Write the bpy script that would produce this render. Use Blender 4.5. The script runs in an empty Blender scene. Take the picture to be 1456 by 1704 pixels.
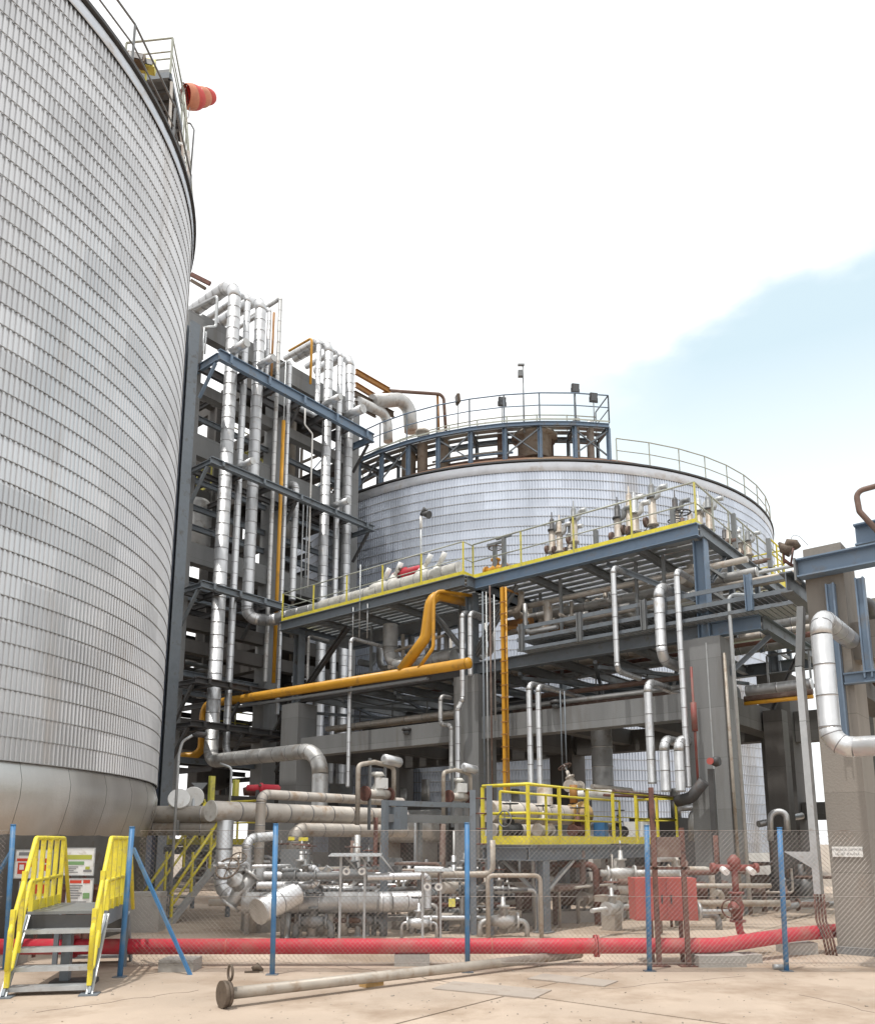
import bpy, math, random
from mathutils import Vector, Matrix, Quaternion
R = math.radians
random.seed(7)
SC = bpy.context.scene
COL = SC.collection
V = Vector

# ------------------------------------------------------------------ camera
PITCH = R(10.7); F = 1347.0; CX = 728.0; CY = 1146.0; EYE = 1.7
cd = bpy.data.cameras.new('camera'); cam = bpy.data.objects.new('camera', cd); COL.objects.link(cam)
cd.sensor_fit = 'HORIZONTAL'; cd.sensor_width = 36.0; cd.lens = F/1456*36
cd.shift_y = (CY-852)/1456; cd.clip_start = .05; cd.clip_end = 3000
cam.location = (0, 0, EYE); cam.rotation_euler = (R(90)+PITCH, 0, 0)
SC.camera = cam
# ------------------------------------------------------------------ world, sun, exposure
SUN = V((-.17, -.20, .96)).normalized()
W = bpy.data.worlds.new('World'); SC.world = W; W.use_nodes = True
nt = W.node_tree; nt.nodes.clear(); N = nt.nodes.new; L = nt.links.new
wo = N('ShaderNodeOutputWorld'); sky = N('ShaderNodeTexSky'); sky.sky_type = 'NISHITA'; sky.sun_disc = False
sky.sun_elevation = math.asin(SUN.z); sky.sun_rotation = math.atan2(SUN.x, SUN.y)
sky.air_density = 1.2; sky.dust_density = 2.5
b1 = N('ShaderNodeBackground'); b1.inputs['Strength'].default_value = .05; L(sky.outputs[0], b1.inputs[0])
b2 = N('ShaderNodeBackground'); b2.inputs['Strength'].default_value = 1.35; b2.inputs[0].default_value = (1, 1, 1, 1)
b3 = N('ShaderNodeBackground'); b3.inputs['Strength'].default_value = .80; b3.inputs[0].default_value = (.80, .97, 1, 1)
ad = N('ShaderNodeAddShader'); L(b1.outputs[0], ad.inputs[0]); L(b3.outputs[0], ad.inputs[1])
tc = N('ShaderNodeTexCoord'); mp = N('ShaderNodeMapping'); mp.inputs['Scale'].default_value = (1, 1, 2.2)
mp.inputs['Location'].default_value = (.3, .15, .1)
L(tc.outputs['Generated'], mp.inputs[0])
nz = N('ShaderNodeTexNoise'); nz.inputs['Scale'].default_value = 1.9; nz.inputs['Detail'].default_value = 7; nz.inputs['Roughness'].default_value = .5
L(mp.outputs[0], nz.inputs['Vector'])
# a clear wedge low in the right half of the sky, as seen in the photograph
def _ray(px, py):
    up = CY-py; return Vector((px-CX, F*math.cos(PITCH)-up*math.sin(PITCH), F*math.sin(PITCH)+up*math.cos(PITCH))).normalized()
nA = _ray(1456, 300).cross(_ray(860, 610)).normalized()
if nA.z > 0: nA = -nA
nm = N('ShaderNodeVectorMath'); nm.operation = 'NORMALIZE'; L(tc.outputs['Generated'], nm.inputs[0])
def plane(nrm, lo, hi, x=None):
    d = N('ShaderNodeVectorMath'); d.operation = 'DOT_PRODUCT'; d.inputs[1].default_value = nrm; L(nm.outputs[0], d.inputs[0])
    n_ = N('ShaderNodeMath'); n_.operation = 'MULTIPLY_ADD'; n_.inputs[1].default_value = .55; L(nz.outputs[0], n_.inputs[0]); L(d.outputs['Value'], n_.inputs[2])
    m_ = N('ShaderNodeMapRange'); m_.interpolation_type = 'SMOOTHSTEP'; m_.inputs[1].default_value = lo+.275; m_.inputs[2].default_value = hi+.275; L(n_.outputs[0], m_.inputs[0]); return m_
pA_ = plane(nA, -.015, .05); az_ = R(4); pB_ = plane(Vector((math.cos(az_), -math.sin(az_), 0)), -.02, .22)
sz = N('ShaderNodeSeparateXYZ'); L(nm.outputs[0], sz.inputs[0]); pC = N('ShaderNodeMapRange'); pC.inputs[1].default_value = .30; pC.inputs[2].default_value = .52; pC.inputs[3].default_value = .22; L(sz.outputs['Z'], pC.inputs[0])
k1 = N('ShaderNodeMath'); k1.operation = 'MULTIPLY'; L(pA_.outputs[0], k1.inputs[0]); L(pB_.outputs[0], k1.inputs[1])
k2 = N('ShaderNodeMath'); k2.operation = 'MULTIPLY'; L(k1.outputs[0], k2.inputs[0]); L(pC.outputs[0], k2.inputs[1])
m2 = N('ShaderNodeMath'); m2.operation = 'SUBTRACT'; m2.inputs[0].default_value = 1; L(k2.outputs[0], m2.inputs[1])
mx = N('ShaderNodeMixShader'); L(m2.outputs[0], mx.inputs[0]); L(ad.outputs[0], mx.inputs[1]); L(b2.outputs[0], mx.inputs[2]); L(mx.outputs[0], wo.inputs[0])
ld = bpy.data.lights.new('sun', 'SUN'); ld.energy = 2.8; ld.angle = R(1.2); ld.color = (1, .96, .9)
lo = bpy.data.objects.new('sun', ld); COL.objects.link(lo); lo.rotation_euler = (-SUN).to_track_quat('-Z', 'Y').to_euler()
lo.location = (0, 0, 60)
SC.view_settings.view_transform = 'Standard'; SC.view_settings.look = 'None'; SC.view_settings.exposure = 0.0; SC.view_settings.gamma = 1
SC.view_settings.use_curve_mapping = False

# ------------------------------------------------------------------ frames of reference
U = V((-.774, .633, 0)).normalized(); VV = V((-U.y*-1, -U.x, 0)); VV = V((.633, .774, 0)).normalized()
P0 = V((6.47, 19.45, 0)); AU = math.atan2(U.y, U.x); Z3 = V((0, 0, 1)); O = V((0, 0, EYE))
def S(t, w, z): return P0 + U*t + VV*w + V((0, 0, z))
def ray(px, py):
    up = CY-py; return V((px-CX, F*math.cos(PITCH)-up*math.sin(PITCH), F*math.sin(PITCH)+up*math.cos(PITCH)))
def DD(px, py, d):
    r = ray(px, py); return O + r*(d/math.hypot(r.x, r.y))
def ZZ(px, py, z):
    r = ray(px, py); return O + r*((z-EYE)/r.z)
def YY(px, py, y):
    r = ray(px, py); return O + r*(y/r.y)
def FR(px, py, w=0.0):
    r = ray(px, py); k = (w-(O-P0).dot(VV))/r.dot(VV); return O + r*k
def TT(px, py, t):
    r = ray(px, py); k = (t-(O-P0).dot(U))/r.dot(U); return O + r*k
def at_z(p, z): return V((p.x, p.y, z))

# ------------------------------------------------------------------ materials
def mat(name, col, metal=0.0, rough=.6, var=.12, scale=3.0, bump=.15, stain=None, stain_amt=.0, stain_scale=1.5, objvar=0.0, streak=False, bscale=30):
    m = bpy.data.materials.new(name); m.use_nodes = True; t = m.node_tree; n = t.nodes; l = t.links
    bs = n['Principled BSDF']; bs.inputs['Metallic'].default_value = metal; bs.inputs['Roughness'].default_value = rough
    geo = n.new('ShaderNodeNewGeometry')
    mpn = n.new('ShaderNodeMapping'); l.new(geo.outputs['Position'], mpn.inputs[0])
    if streak: mpn.inputs['Scale'].default_value = (1, 1, .12)
    n1 = n.new('ShaderNodeTexNoise'); n1.inputs['Scale'].default_value = scale; n1.inputs['Detail'].default_value = 6; n1.inputs['Roughness'].default_value = .6
    l.new(mpn.outputs[0], n1.inputs['Vector'])
    mr = n.new('ShaderNodeMapRange'); mr.inputs[1].default_value = .3; mr.inputs[2].default_value = .7
    mr.inputs[3].default_value = 1-var; mr.inputs[4].default_value = 1+var; l.new(n1.outputs[0], mr.inputs[0])
    last = mr.outputs[0]
    if objvar:
        oi = n.new('ShaderNodeObjectInfo'); r2 = n.new('ShaderNodeMapRange'); r2.inputs[3].default_value = 1-objvar; r2.inputs[4].default_value = 1+objvar
        l.new(oi.outputs['Random'], r2.inputs[0]); mm = n.new('ShaderNodeMath'); mm.operation = 'MULTIPLY'
        l.new(last, mm.inputs[0]); l.new(r2.outputs[0], mm.inputs[1]); last = mm.outputs[0]
    vm = n.new('ShaderNodeVectorMath'); vm.operation = 'SCALE'; vm.inputs[0].default_value = col; l.new(last, vm.inputs['Scale'])
    cout = vm.outputs[0]
    if stain:
        n2 = n.new('ShaderNodeTexNoise'); n2.inputs['Scale'].default_value = stain_scale; n2.inputs['Detail'].default_value = 8; n2.inputs['Roughness'].default_value = .65
        l.new(mpn.outputs[0], n2.inputs['Vector'])
        r3 = n.new('ShaderNodeMapRange'); r3.inputs[1].default_value = .62-.3*stain_amt; r3.inputs[2].default_value = .78-.3*stain_amt
        r3.inputs[4].default_value = .9; l.new(n2.outputs[0], r3.inputs[0])
        mxx = n.new('ShaderNodeMix'); mxx.data_type = 'RGBA'; l.new(r3.outputs[0], mxx.inputs[0]); l.new(cout, mxx.inputs[6]); mxx.inputs[7].default_value = (*stain, 1)
        cout = mxx.outputs[2]
        if metal > .3:
            rm = n.new('ShaderNodeMapRange'); rm.inputs[3].default_value = metal; rm.inputs[4].default_value = .1; l.new(r3.outputs[0], rm.inputs[0]); l.new(rm.outputs[0], bs.inputs['Metallic'])
    l.new(cout, bs.inputs['Base Color'])
    rr = n.new('ShaderNodeMapRange'); rr.inputs[1].default_value = .3; rr.inputs[2].default_value = .7; rr.inputs[3].default_value = max(.05, rough-.1); rr.inputs[4].default_value = min(1, rough+.12)
    l.new(n1.outputs[0], rr.inputs[0]); l.new(rr.outputs[0], bs.inputs['Roughness'])
    if bump:
        n3 = n.new('ShaderNodeTexNoise'); n3.inputs['Scale'].default_value = bscale; n3.inputs['Detail'].default_value = 4
        l.new(geo.outputs['Position'], n3.inputs['Vector'])
        bp = n.new('ShaderNodeBump'); bp.inputs['Strength'].default_value = bump; bp.inputs['Distance'].default_value = .01
        l.new(n3.outputs[0], bp.inputs['Height']); l.new(bp.outputs[0], bs.inputs['Normal'])
    return m
RUST = (.17, .075, .035)
M = dict(
 silver=mat('aluminium_jacket', (.62, .63, .64), .78, .42, .07, 4, .10, (.40, .36, .31), .10, 3, .05),
 silverd=mat('dull_jacket', (.52, .52, .51), .65, .5, .15, 4, .25, (.25, .2, .16), .25, 3, .08),
 beige=mat('dusty_jacket', (.53, .49, .44), .35, .5, .14, 4, .2, (.33, .22, .13), .3, 3, .08),
 band=mat('jacket_band', (.24, .24, .25), .5, .5, .1, 5, 0),
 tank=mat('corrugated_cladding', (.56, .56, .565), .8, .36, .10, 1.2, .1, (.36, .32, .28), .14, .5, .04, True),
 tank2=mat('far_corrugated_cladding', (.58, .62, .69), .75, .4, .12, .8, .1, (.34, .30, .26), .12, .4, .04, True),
 strap=mat('cladding_strap', (.38, .38, .38), .5, .5, .1, 2, 0),
 rim=mat('smooth_flashing', (.62, .64, .68), .6, .4, .12, 2, .15, (.4, .35, .3), .2, 1),
 skirt=mat('skirt_sheet', (.60, .59, .57), .75, .36, .14, 1.1, .25, (.42, .33, .22), .16, .8, .03, True),
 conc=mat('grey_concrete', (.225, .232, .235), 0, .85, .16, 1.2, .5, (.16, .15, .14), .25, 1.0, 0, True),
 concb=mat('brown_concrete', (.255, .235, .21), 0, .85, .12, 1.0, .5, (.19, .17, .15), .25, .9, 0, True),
 concd=mat('shaded_concrete', (.11, .105, .10), 0, .85, .2, 1.0, .5, (.08, .075, .07), .3, .8, 0, True),  # concrete darkened so the tower's shade sits in its base colour
 plinth=mat('plinth_concrete', (.37, .355, .33), 0, .85, .15, 2, .5),
 blue=mat('blue_grey_paint', (.16, .225, .31), .1, .5, .12, 3, .1, (.18, .18, .18), .26, 3, .06),
 blueg=mat('slate_paint', (.165, .19, .215), .1, .5, .15, 3, .1, (.10, .09, .08), .25, 3, .06),
 grey=mat('grey_steel', (.20, .21, .215), .2, .5, .15, 3, .1, (.14, .11, .09), .2, 3, .08),
 dark=mat('dark_steel', (.075, .075, .077), .2, .55, .2, 3, .1, (.07, .045, .035), .25, 3, .1),
 galv=mat('galvanised_steel', (.46, .48, .49), .5, .45, .12, 6, .1, (.25, .2, .16), .15, 5, .06),
 post=mat('blue_fence_paint', (.055, .18, .37), 0, .5, .16, 5, .1, (.17, .24, .30), .42, 3),
 rail=mat('pale_rail_paint', (.42, .44, .38), .1, .5, .1, 5, .1, (.25, .2, .15), .2, 4),
 wire=mat('fence_wire', (.33, .30, .28), .3, .5, .2, 9, 0, RUST, .35, 2),
 yel=mat('yellow_safety_paint', (.74, .63, .05), 0, .5, .12, 4, .2, (.52, .43, .14), .36, 14),
 yeld=mat('faded_yellow_paint', (.60, .55, .12), 0, .5, .14, 4, .1, (.35, .30, .18), .3, 7),
 ora=mat('ochre_pipe_paint', (.62, .31, .025), 0, .42, .10, 2, .1, (.34, .17, .04), .25, 2.2, .04),
 oraf=mat('faded_ochre_paint', (.42, .27, .09), 0, .6, .2, 3, .2, (.3, .22, .15), .5, 4),
 orar=mat('rusty_orange_steel', (.36, .17, .04), 0, .6, .2, 3, .2, (.18, .09, .05), .4, 3),
 red=mat('red_pipe_paint', (.50, .028, .05), 0, .58, .14, 2, .25, (.40, .11, .10), .5, 2.5),
 redf=mat('faded_red_paint', (.46, .10, .085), 0, .55, .14, 3, .15, (.35, .11, .09), .3, 3),
 rust=mat('rusty_steel', (.15, .07, .055), .1, .7, .25, 6, .3, (.06, .035, .03), .4, 8, .1),
 brown=mat('primer_pipe', (.155, .10, .08), .1, .65, .2, 4, .2, (.24, .20, .17), .35, 4, .2),
 pipeg=mat('bare_dusty_pipe', (.40, .36, .31), .2, .5, .14, 5, .15, (.25, .18, .12), .3, 4, .06),
 flange=mat('flange_rust', (.13, .10, .075), .2, .7, .25, 14, .5, (.07, .05, .04), .4, 12),
hyd=mat('dull_hydrant_paint', (.25, .07, .06), 0, .6, .2, 4, .2, (.22, .12, .10), .5, 5),
 navy=mat('shaded_navy', (.022, .032, .055), .1, .5, .2, 3, .1),  # shade on the tower column's left face, put into the colour
 white=mat('white_paint', (.78, .78, .76), 0, .5, .06, 6, .1, (.5, .45, .38), .18, 5),
 wood=mat('timber', (.50, .32, .13), 0, .75, .18, 14, .3),
 black=mat('black_plastic', (.025, .025, .027), 0, .5, .1, 5, 0),
 glass=mat('lamp_glass', (.10, .105, .11), .2, .2, .05, 5, 0),
 sock=mat('windsock_fabric', (.58, .09, .08), 0, .8, .15, 5, .3),
 sockw=mat('windsock_faded_fabric', (.60, .24, .15), 0, .8, .15, 5, .3),
 green=mat('green_ink', (.20, .36, .16), 0, .6, .05, 5, 0), olive=mat('olive_ink', (.42, .44, .07), 0, .6, .05, 5, 0),
 inkr=mat('red_ink', (.60, .06, .03), 0, .6, .05, 5, 0), inkg=mat('grey_ink', (.22, .22, .23), 0, .6, .05, 5, 0),
 roof=mat('dome_coating', (.23, .18, .115), 0, .85, .2, .35, .3, (.20, .105, .07), .75, .3),
 insul=mat('white_wrap', (.62, .61, .57), .05, .6, .12, 6, .5, (.35, .31, .26), .25, 4, .05),
 leaf=mat('shrub_leaf', (.06, .11, .03), 0, .7, .3, 3, 0), trunk=mat('bark', (.12, .09, .06), 0, .9, .2, 8, .5),
)

def tone_cells(m, cx, cy, wcell, hcell, amt):
    t = m.node_tree; n = t.nodes; l = t.links; bs = n['Principled BSDF']; src = bs.inputs['Base Color'].links[0].from_socket
    geo = n.new('ShaderNodeNewGeometry'); sp = n.new('ShaderNodeSeparateXYZ'); l.new(geo.outputs['Position'], sp.inputs[0])
    def mth(op, a, b_=None):
        q = n.new('ShaderNodeMath'); q.operation = op
        for k, v in enumerate((a, b_)):
            if v is None: continue
            if isinstance(v, (int, float)): q.inputs[k].default_value = v
            else: l.new(v, q.inputs[k])
        return q.outputs[0]
    zi = mth('FLOOR', mth('DIVIDE', sp.outputs[2], hcell)); an = mth('ARCTAN2', mth('SUBTRACT', sp.outputs[1], cy), mth('SUBTRACT', sp.outputs[0], cx))
    ai = mth('FLOOR', mth('ADD', mth('MULTIPLY', an, wcell), mth('MULTIPLY', zi, .37)))
    cb = n.new('ShaderNodeCombineXYZ'); l.new(ai, cb.inputs[0]); l.new(zi, cb.inputs[1]); wn = n.new('ShaderNodeTexWhiteNoise'); wn.noise_dimensions = '2D'; l.new(cb.outputs[0], wn.inputs[0])
    f = mth('ADD', mth('MULTIPLY', wn.outputs[0], 2*amt), 1-amt)
    v = n.new('ShaderNodeVectorMath'); v.operation = 'SCALE'; l.new(src, v.inputs[0]); l.new(f, v.inputs['Scale']); l.new(v.outputs[0], bs.inputs['Base Color'])
def form_lines(m, h, d=.72):
    t = m.node_tree; n = t.nodes; l = t.links; bs = n['Principled BSDF']; src = bs.inputs['Base Color'].links[0].from_socket
    geo = n.new('ShaderNodeNewGeometry'); sp = n.new('ShaderNodeSeparateXYZ'); l.new(geo.outputs['Position'], sp.inputs[0])
    a = n.new('ShaderNodeMath'); a.operation = 'DIVIDE'; a.inputs[1].default_value = h; l.new(sp.outputs[2], a.inputs[0])
    b_ = n.new('ShaderNodeMath'); b_.operation = 'FRACT'; l.new(a.outputs[0], b_.inputs[0])
    c = n.new('ShaderNodeMath'); c.operation = 'LESS_THAN'; c.inputs[1].default_value = .012/h; l.new(b_.outputs[0], c.inputs[0])
    fl = n.new('ShaderNodeMath'); fl.operation = 'FLOOR'; l.new(a.outputs[0], fl.inputs[0]); wn = n.new('ShaderNodeTexWhiteNoise'); wn.noise_dimensions = '1D'; l.new(fl.outputs[0], wn.inputs['W'])
    e = n.new('ShaderNodeMapRange'); e.inputs[3].default_value = .93; e.inputs[4].default_value = 1.07; l.new(wn.outputs[0], e.inputs[0])
    g_ = n.new('ShaderNodeMath'); g_.operation = 'MULTIPLY_ADD'; g_.inputs[1].default_value = d-1; l.new(c.outputs[0], g_.inputs[0]); l.new(e.outputs[0], g_.inputs[2])
    v = n.new('ShaderNodeVectorMath'); v.operation = 'SCALE'; l.new(src, v.inputs[0]); l.new(g_.outputs[0], v.inputs['Scale']); l.new(v.outputs[0], bs.inputs['Base Color'])
def low_rust(m, z0, z1, col):
    t = m.node_tree; n = t.nodes; l = t.links; bs = n['Principled BSDF']; src = bs.inputs['Base Color'].links[0].from_socket
    geo = n.new('ShaderNodeNewGeometry'); sp = n.new('ShaderNodeSeparateXYZ'); l.new(geo.outputs['Position'], sp.inputs[0])
    nz_ = n.new('ShaderNodeTexNoise'); nz_.inputs['Scale'].default_value = 1.1; nz_.inputs['Detail'].default_value = 6; l.new(geo.outputs['Position'], nz_.inputs['Vector'])
    a = n.new('ShaderNodeMath'); a.operation = 'MULTIPLY_ADD'; a.inputs[1].default_value = -.8; l.new(nz_.outputs[0], a.inputs[0]); l.new(sp.outputs[2], a.inputs[2])
    r = n.new('ShaderNodeMapRange'); r.inputs[1].default_value = z0-.4; r.inputs[2].default_value = z1-.4; r.inputs[3].default_value = .85; r.inputs[4].default_value = 0; l.new(a.outputs[0], r.inputs[0])
    x = n.new('ShaderNodeMix'); x.data_type = 'RGBA'; l.new(r.outputs[0], x.inputs[0]); l.new(src, x.inputs[6]); x.inputs[7].default_value = (*col, 1); l.new(x.outputs[2], bs.inputs['Base Color'])
low_rust(M['skirt'], 1.4, 2.25, (.38, .25, .13))
tone_cells(M['tank'], -14.16, 15.24, 9.0, .704, .10); tone_cells(M['tank2'], 5.25, 46.8, 15, .84, .08)
for k_ in ('conc', 'concb', 'concd'): form_lines(M[k_], 1.22)
# ------------------------------------------------------------------ mesh builder
class B:
    def __init__(s): s.v = []; s.f = []; s.s = []; s.m = []
    def add(s, vs, fs, smooth=False, mi=0):
        o = len(s.v); s.v += [tuple(x) for x in vs]; s.f += [tuple(i+o for i in f) for f in fs]
        s.s += [smooth]*len(fs) if isinstance(smooth, bool) else smooth; s.m += [mi]*len(fs); return s
    def box(s, c, size, ang=0.0, mi=0):
        c = V(c); X = V((math.cos(ang), math.sin(ang), 0))*size[0]/2; Y = V((-math.sin(ang), math.cos(ang), 0))*size[1]/2; Z = V((0, 0, size[2]/2))
        return s.hexa(c, X, Y, Z, mi)
    def hexa(s, c, X, Y, Z, mi=0):
        vs = [c+X*i+Y*j+Z*k for k in (-1, 1) for j in (-1, 1) for i in (-1, 1)]
        return s.add(vs, [(0, 2, 3, 1), (4, 5, 7, 6), (0, 1, 5, 4), (2, 6, 7, 3), (0, 4, 6, 2), (1, 3, 7, 5)], False, mi)
    def beam(s, a, b, w, h, up=Z3, mi=0):
        a = V(a); b = V(b); d = (b-a); ln = d.length; d.normalize(); sd = d.cross(up)
        if sd.length < 1e-3: sd = d.cross(U)
        sd.normalize(); u2 = sd.cross(d)
        return s.hexa((a+b)/2, d*ln/2, sd*w/2, u2*h/2, mi)
    def ibeam(s, a, b, w, h, up=Z3, tf=.025):
        a = V(a); b = V(b); d = (b-a).normalized(); sd = d.cross(up)
        if sd.length < 1e-3: sd = d.cross(U)
        sd.normalize(); u2 = sd.cross(d); o = u2*(h/2-tf/2)
        s.beam(a+o, b+o, w, tf, up); s.beam(a-o, b-o, w, tf, up); s.beam(a, b, .02, h-2*tf, up); return s
    def tube(s, pts, r, seg=10, cap=True, closed=False, radii=None, mi=0):
        pts = [V(p) for p in pts]; n = len(pts); rings = []
        tan = []
        for i in range(n):
            if closed: t = pts[(i+1) % n]-pts[i-1]
            elif i == 0: t = pts[1]-pts[0]
            elif i == n-1: t = pts[-1]-pts[-2]
            else: t = (pts[i+1]-pts[i]).normalized()+(pts[i]-pts[i-1]).normalized()
            tan.append(t.normalized())
        x = tan[0].cross(Z3)
        if x.length < .1: x = tan[0].cross(V((1, .3, 0)))
        x.normalize(); vs = []
        for i in range(n):
            x = (x-tan[i]*x.dot(tan[i])).normalized(); y = tan[i].cross(x); rr = radii[i] if radii else r
            vs += [pts[i]+(x*math.cos(2*math.pi*k/seg)+y*math.sin(2*math.pi*k/seg))*rr for k in range(seg)]
        fs = []
        for i in range(n if closed else n-1):
            j = (i+1) % n
            for k in range(seg):
                k2 = (k+1) % seg; fs.append((i*seg+k, i*seg+k2, j*seg+k2, j*seg+k))
        sm = [True]*len(fs)
        if cap and not closed:
            fs.append(tuple(range(seg))[::-1]); fs.append(tuple((n-1)*seg+k for k in range(seg))); sm += [False, False]
        return s.add(vs, fs, sm, mi)
    def cyl(s, a, b, r, seg=12, r1=None, mi=0): return s.tube([a, b], r, seg, radii=[r, r if r1 is None else r1], mi=mi)
    def build(s, name, m, parent=None, loc=None):
        me = bpy.data.meshes.new(name)
        base = parent.location if (parent is not None and parent.get('rootw')) else V((0, 0, 0))
        if parent is not None and not parent.get('rootw'): base = V(parent.get('basew', (0, 0, 0)))
        if loc is not None: base = V(loc)
        me.from_pydata([V(v)-base for v in s.v], [], s.f)
        for mm in (m if isinstance(m, (list, tuple)) else [m]): me.materials.append(mm if not isinstance(mm, str) else M[mm])
        me.polygons.foreach_set('use_smooth', s.s); me.polygons.foreach_set('material_index', s.m); me.update()
        o = bpy.data.objects.new(name, me); COL.objects.link(o)
        if parent is not None: o.parent = parent; o['basew'] = list(base)
        elif loc is not None: o.location = loc
        return o
def tag(o, label=None, cat=None, group=None, kind=None):
    if label: o['label'] = label
    if cat: o['category'] = cat
    if group: o['group'] = group
    if kind: o['kind'] = kind
    return o
def thing(name, label, cat, loc=(0, 0, 0), group=None, kind=None):
    o = bpy.data.objects.new(name, None); COL.objects.link(o); o.location = V(loc); o['rootw'] = 1; o['basew'] = list(V(loc)); o.empty_display_size = .2
    return tag(o, label, cat, group, kind)
def single(name, b, m, label, cat, group=None, loc=None):
    if loc is None:
        xs = [v[0] for v in b.v]; ys = [v[1] for v in b.v]; zs = [v[2] for v in b.v]; loc = ((min(xs)+max(xs))/2, (min(ys)+max(ys))/2, min(zs))
    return tag(b.build(name, m, None, loc), label, cat, group)
def copy_tree(o, parent=None):
    c = o.copy(); COL.objects.link(c)
    if parent is not None: c.parent = parent
    for ch in list(o.children): copy_tree(ch, c)
    return c

def route(pts, rb):
    """straight pieces and rounded corners of a polyline"""
    pts = [V(p) for p in pts]; out = []; cur = pts[0]
    for i in range(1, len(pts)-1):
        a = (pts[i-1]-pts[i]); b = (pts[i+1]-pts[i]); la, lb = a.length, b.length; a.normalize(); b.normalize()
        ang = math.pi-a.angle(b)
        if ang < .02: continue
        tl = min(rb*math.tan(ang/2), la*.48, lb*.48); rr = tl/math.tan(ang/2)
        s0 = pts[i]+a*tl; s1 = pts[i]+b*tl
        c = pts[i]+(a+b).normalized()*(rr/math.cos(ang/2)); n = max(3, int(ang/R(15)))
        e0 = s0-c; e1 = s1-c; ax = e0.cross(e1).normalized()
        arc = [c+Quaternion(ax, ang*k/n)@e0 for k in range(n+1)]
        if (s0-cur).length > 1e-4: out.append(('s', cur, s0))
        out.append(('a', arc)); cur = s1
    out.append(('s', cur, pts[-1])); return out
def path(pts, rb):
    p = []
    for r in route(pts, rb):
        q = [r[1], r[2]] if r[0] == 's' else r[1]
        for x in q:
            if not p or (x-p[-1]).length > 1e-4: p.append(x)
    return p
# unit jacket section with a raised strap at its end
def unit_section(name, seg=16, strap=True):
    b = B(); n = seg
    rings = [(0, .985), (.9, 1.0), (.93, 1.0)] if strap else [(0, 1), (1, 1)]
    vs = []; fs = []; sm = []; mi = []
    prof = [(0, 1.0), (.945, 1.0), (.945, 1.03), (.975, 1.03), (.975, 1.0), (1.0, 1.0)]
    for z, r in prof: vs += [V((math.cos(2*math.pi*k/n)*r, math.sin(2*math.pi*k/n)*r, z)) for k in range(n)]
    for i in range(len(prof)-1):
        for k in range(n): fs.append((i*n+k, i*n+(k+1) % n, (i+1)*n+(k+1) % n, (i+1)*n+k)); sm.append(i != 1 and i != 3); mi.append(1 if 1 <= i <= 3 else 0)
    fs.append(tuple(range(n))[::-1]); fs.append(tuple((len(prof)-1)*n+k for k in range(n))); sm += [False]*2; mi += [0, 0]
    me = bpy.data.meshes.new(name); me.from_pydata(vs, [], fs); me.polygons.foreach_set('use_smooth', sm); me.polygons.foreach_set('material_index', mi)
    return me
SECM = {}
def section_mesh(m):
    if m not in SECM:
        me = unit_section('jacket_section'); me.materials.append(M[m]); me.materials.append(M['band']); SECM[m] = me
    return SECM[m]
def jpipe(name, label, pts, r, m='silver', sl=.5, rb=None, group=None, cat='pipe', parent=None, capend=False):
    """insulated pipe: jacket sections and elbows are parts"""
    pts = [V(p) for p in pts]; lo_ = min(pts, key=lambda p: p.z)
    t = parent or thing(name, label, cat, lo_, group); base = V(t['basew'])
    for seg in route(pts, rb or r*2.6):
        if seg[0] == 's':
            a, b = seg[1], seg[2]; ln = (b-a).length
            if ln < .02: continue
            n = max(1, round(ln/sl)); d = (b-a)/n; q = Z3.rotation_difference(d.normalized())
            for k in range(n):
                o = bpy.data.objects.new('jacket_section', section_mesh(m)); COL.objects.link(o); o.parent = t
                o.rotation_mode = 'QUATERNION'; o.rotation_quaternion = q; o.location = a+d*k-base; o.scale = (r, r, d.length)
        else:
            arc = seg[1]; bb = B(); bb.tube(arc, r*1.01, 16)
            for k in range(1, len(arc)-1, 2):
                tn = (arc[k+1]-arc[k-1]).normalized()*.007; bb.tube([arc[k]-tn, arc[k]+tn], r*1.03, 16, mi=1)
            bb.build('elbow', [M[m], M['band']], t)
    return t
def spipe(name, label, pts, r, m, rb=None, group=None, cat='pipe', seg=12, flanges=()):
    b = B(); b.tube(path(pts, rb or r*3), r, seg)
    if not flanges: return single(name, b, m, label, cat, group)
    t = thing(name, label, cat, min([V(p) for p in pts], key=lambda p: p.z), group); b.build('pipe_run', m, t)
    for (p, d) in flanges:
        f = B(); d = V(d).normalized(); f.cyl(V(p)-d*.05, V(p)-d*.008, r*1.75, 16); f.cyl(V(p)+d*.008, V(p)+d*.05, r*1.75, 16)
        f.build('flange', m, t)
    return t
def handrail(t, pts, m='yel', h=1.05, sp=1.3, r=.022, toe=.12, mids=(.55,), closed=False, flat=False, toem=None, mr=None):
    pts = [V(p) for p in pts]
    top = [p+Z3*h for p in pts]
    b = B(); b.tube(top, r, 8, closed=closed); b.build('top_rail', mr or m, t)
    for f in mids:
        b = B(); b.tube([p+Z3*h*f for p in pts], r*.8, 8, closed=closed); b.build('mid_rail', mr or m, t)
    segs = list(zip(pts, pts[1:]+([pts[0]] if closed else [])))[:None if closed else len(pts)-1]
    for i, (a, c) in enumerate(segs):
        n = max(1, round((c-a).length/sp))
        for k in range(n+(1 if i == len(segs)-1 and not closed else 0)):
            p = a+(c-a)*k/n; b = B(); b.beam(p, p+Z3*(h-r*.6), r*1.6, r*1.6, U); b.build('post', m, t)
        if toe:
            b = B(); b.beam(a+Z3*toe/2, c+Z3*toe/2, .008, toe); b.build('toe_board', toem or m, t)
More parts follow.
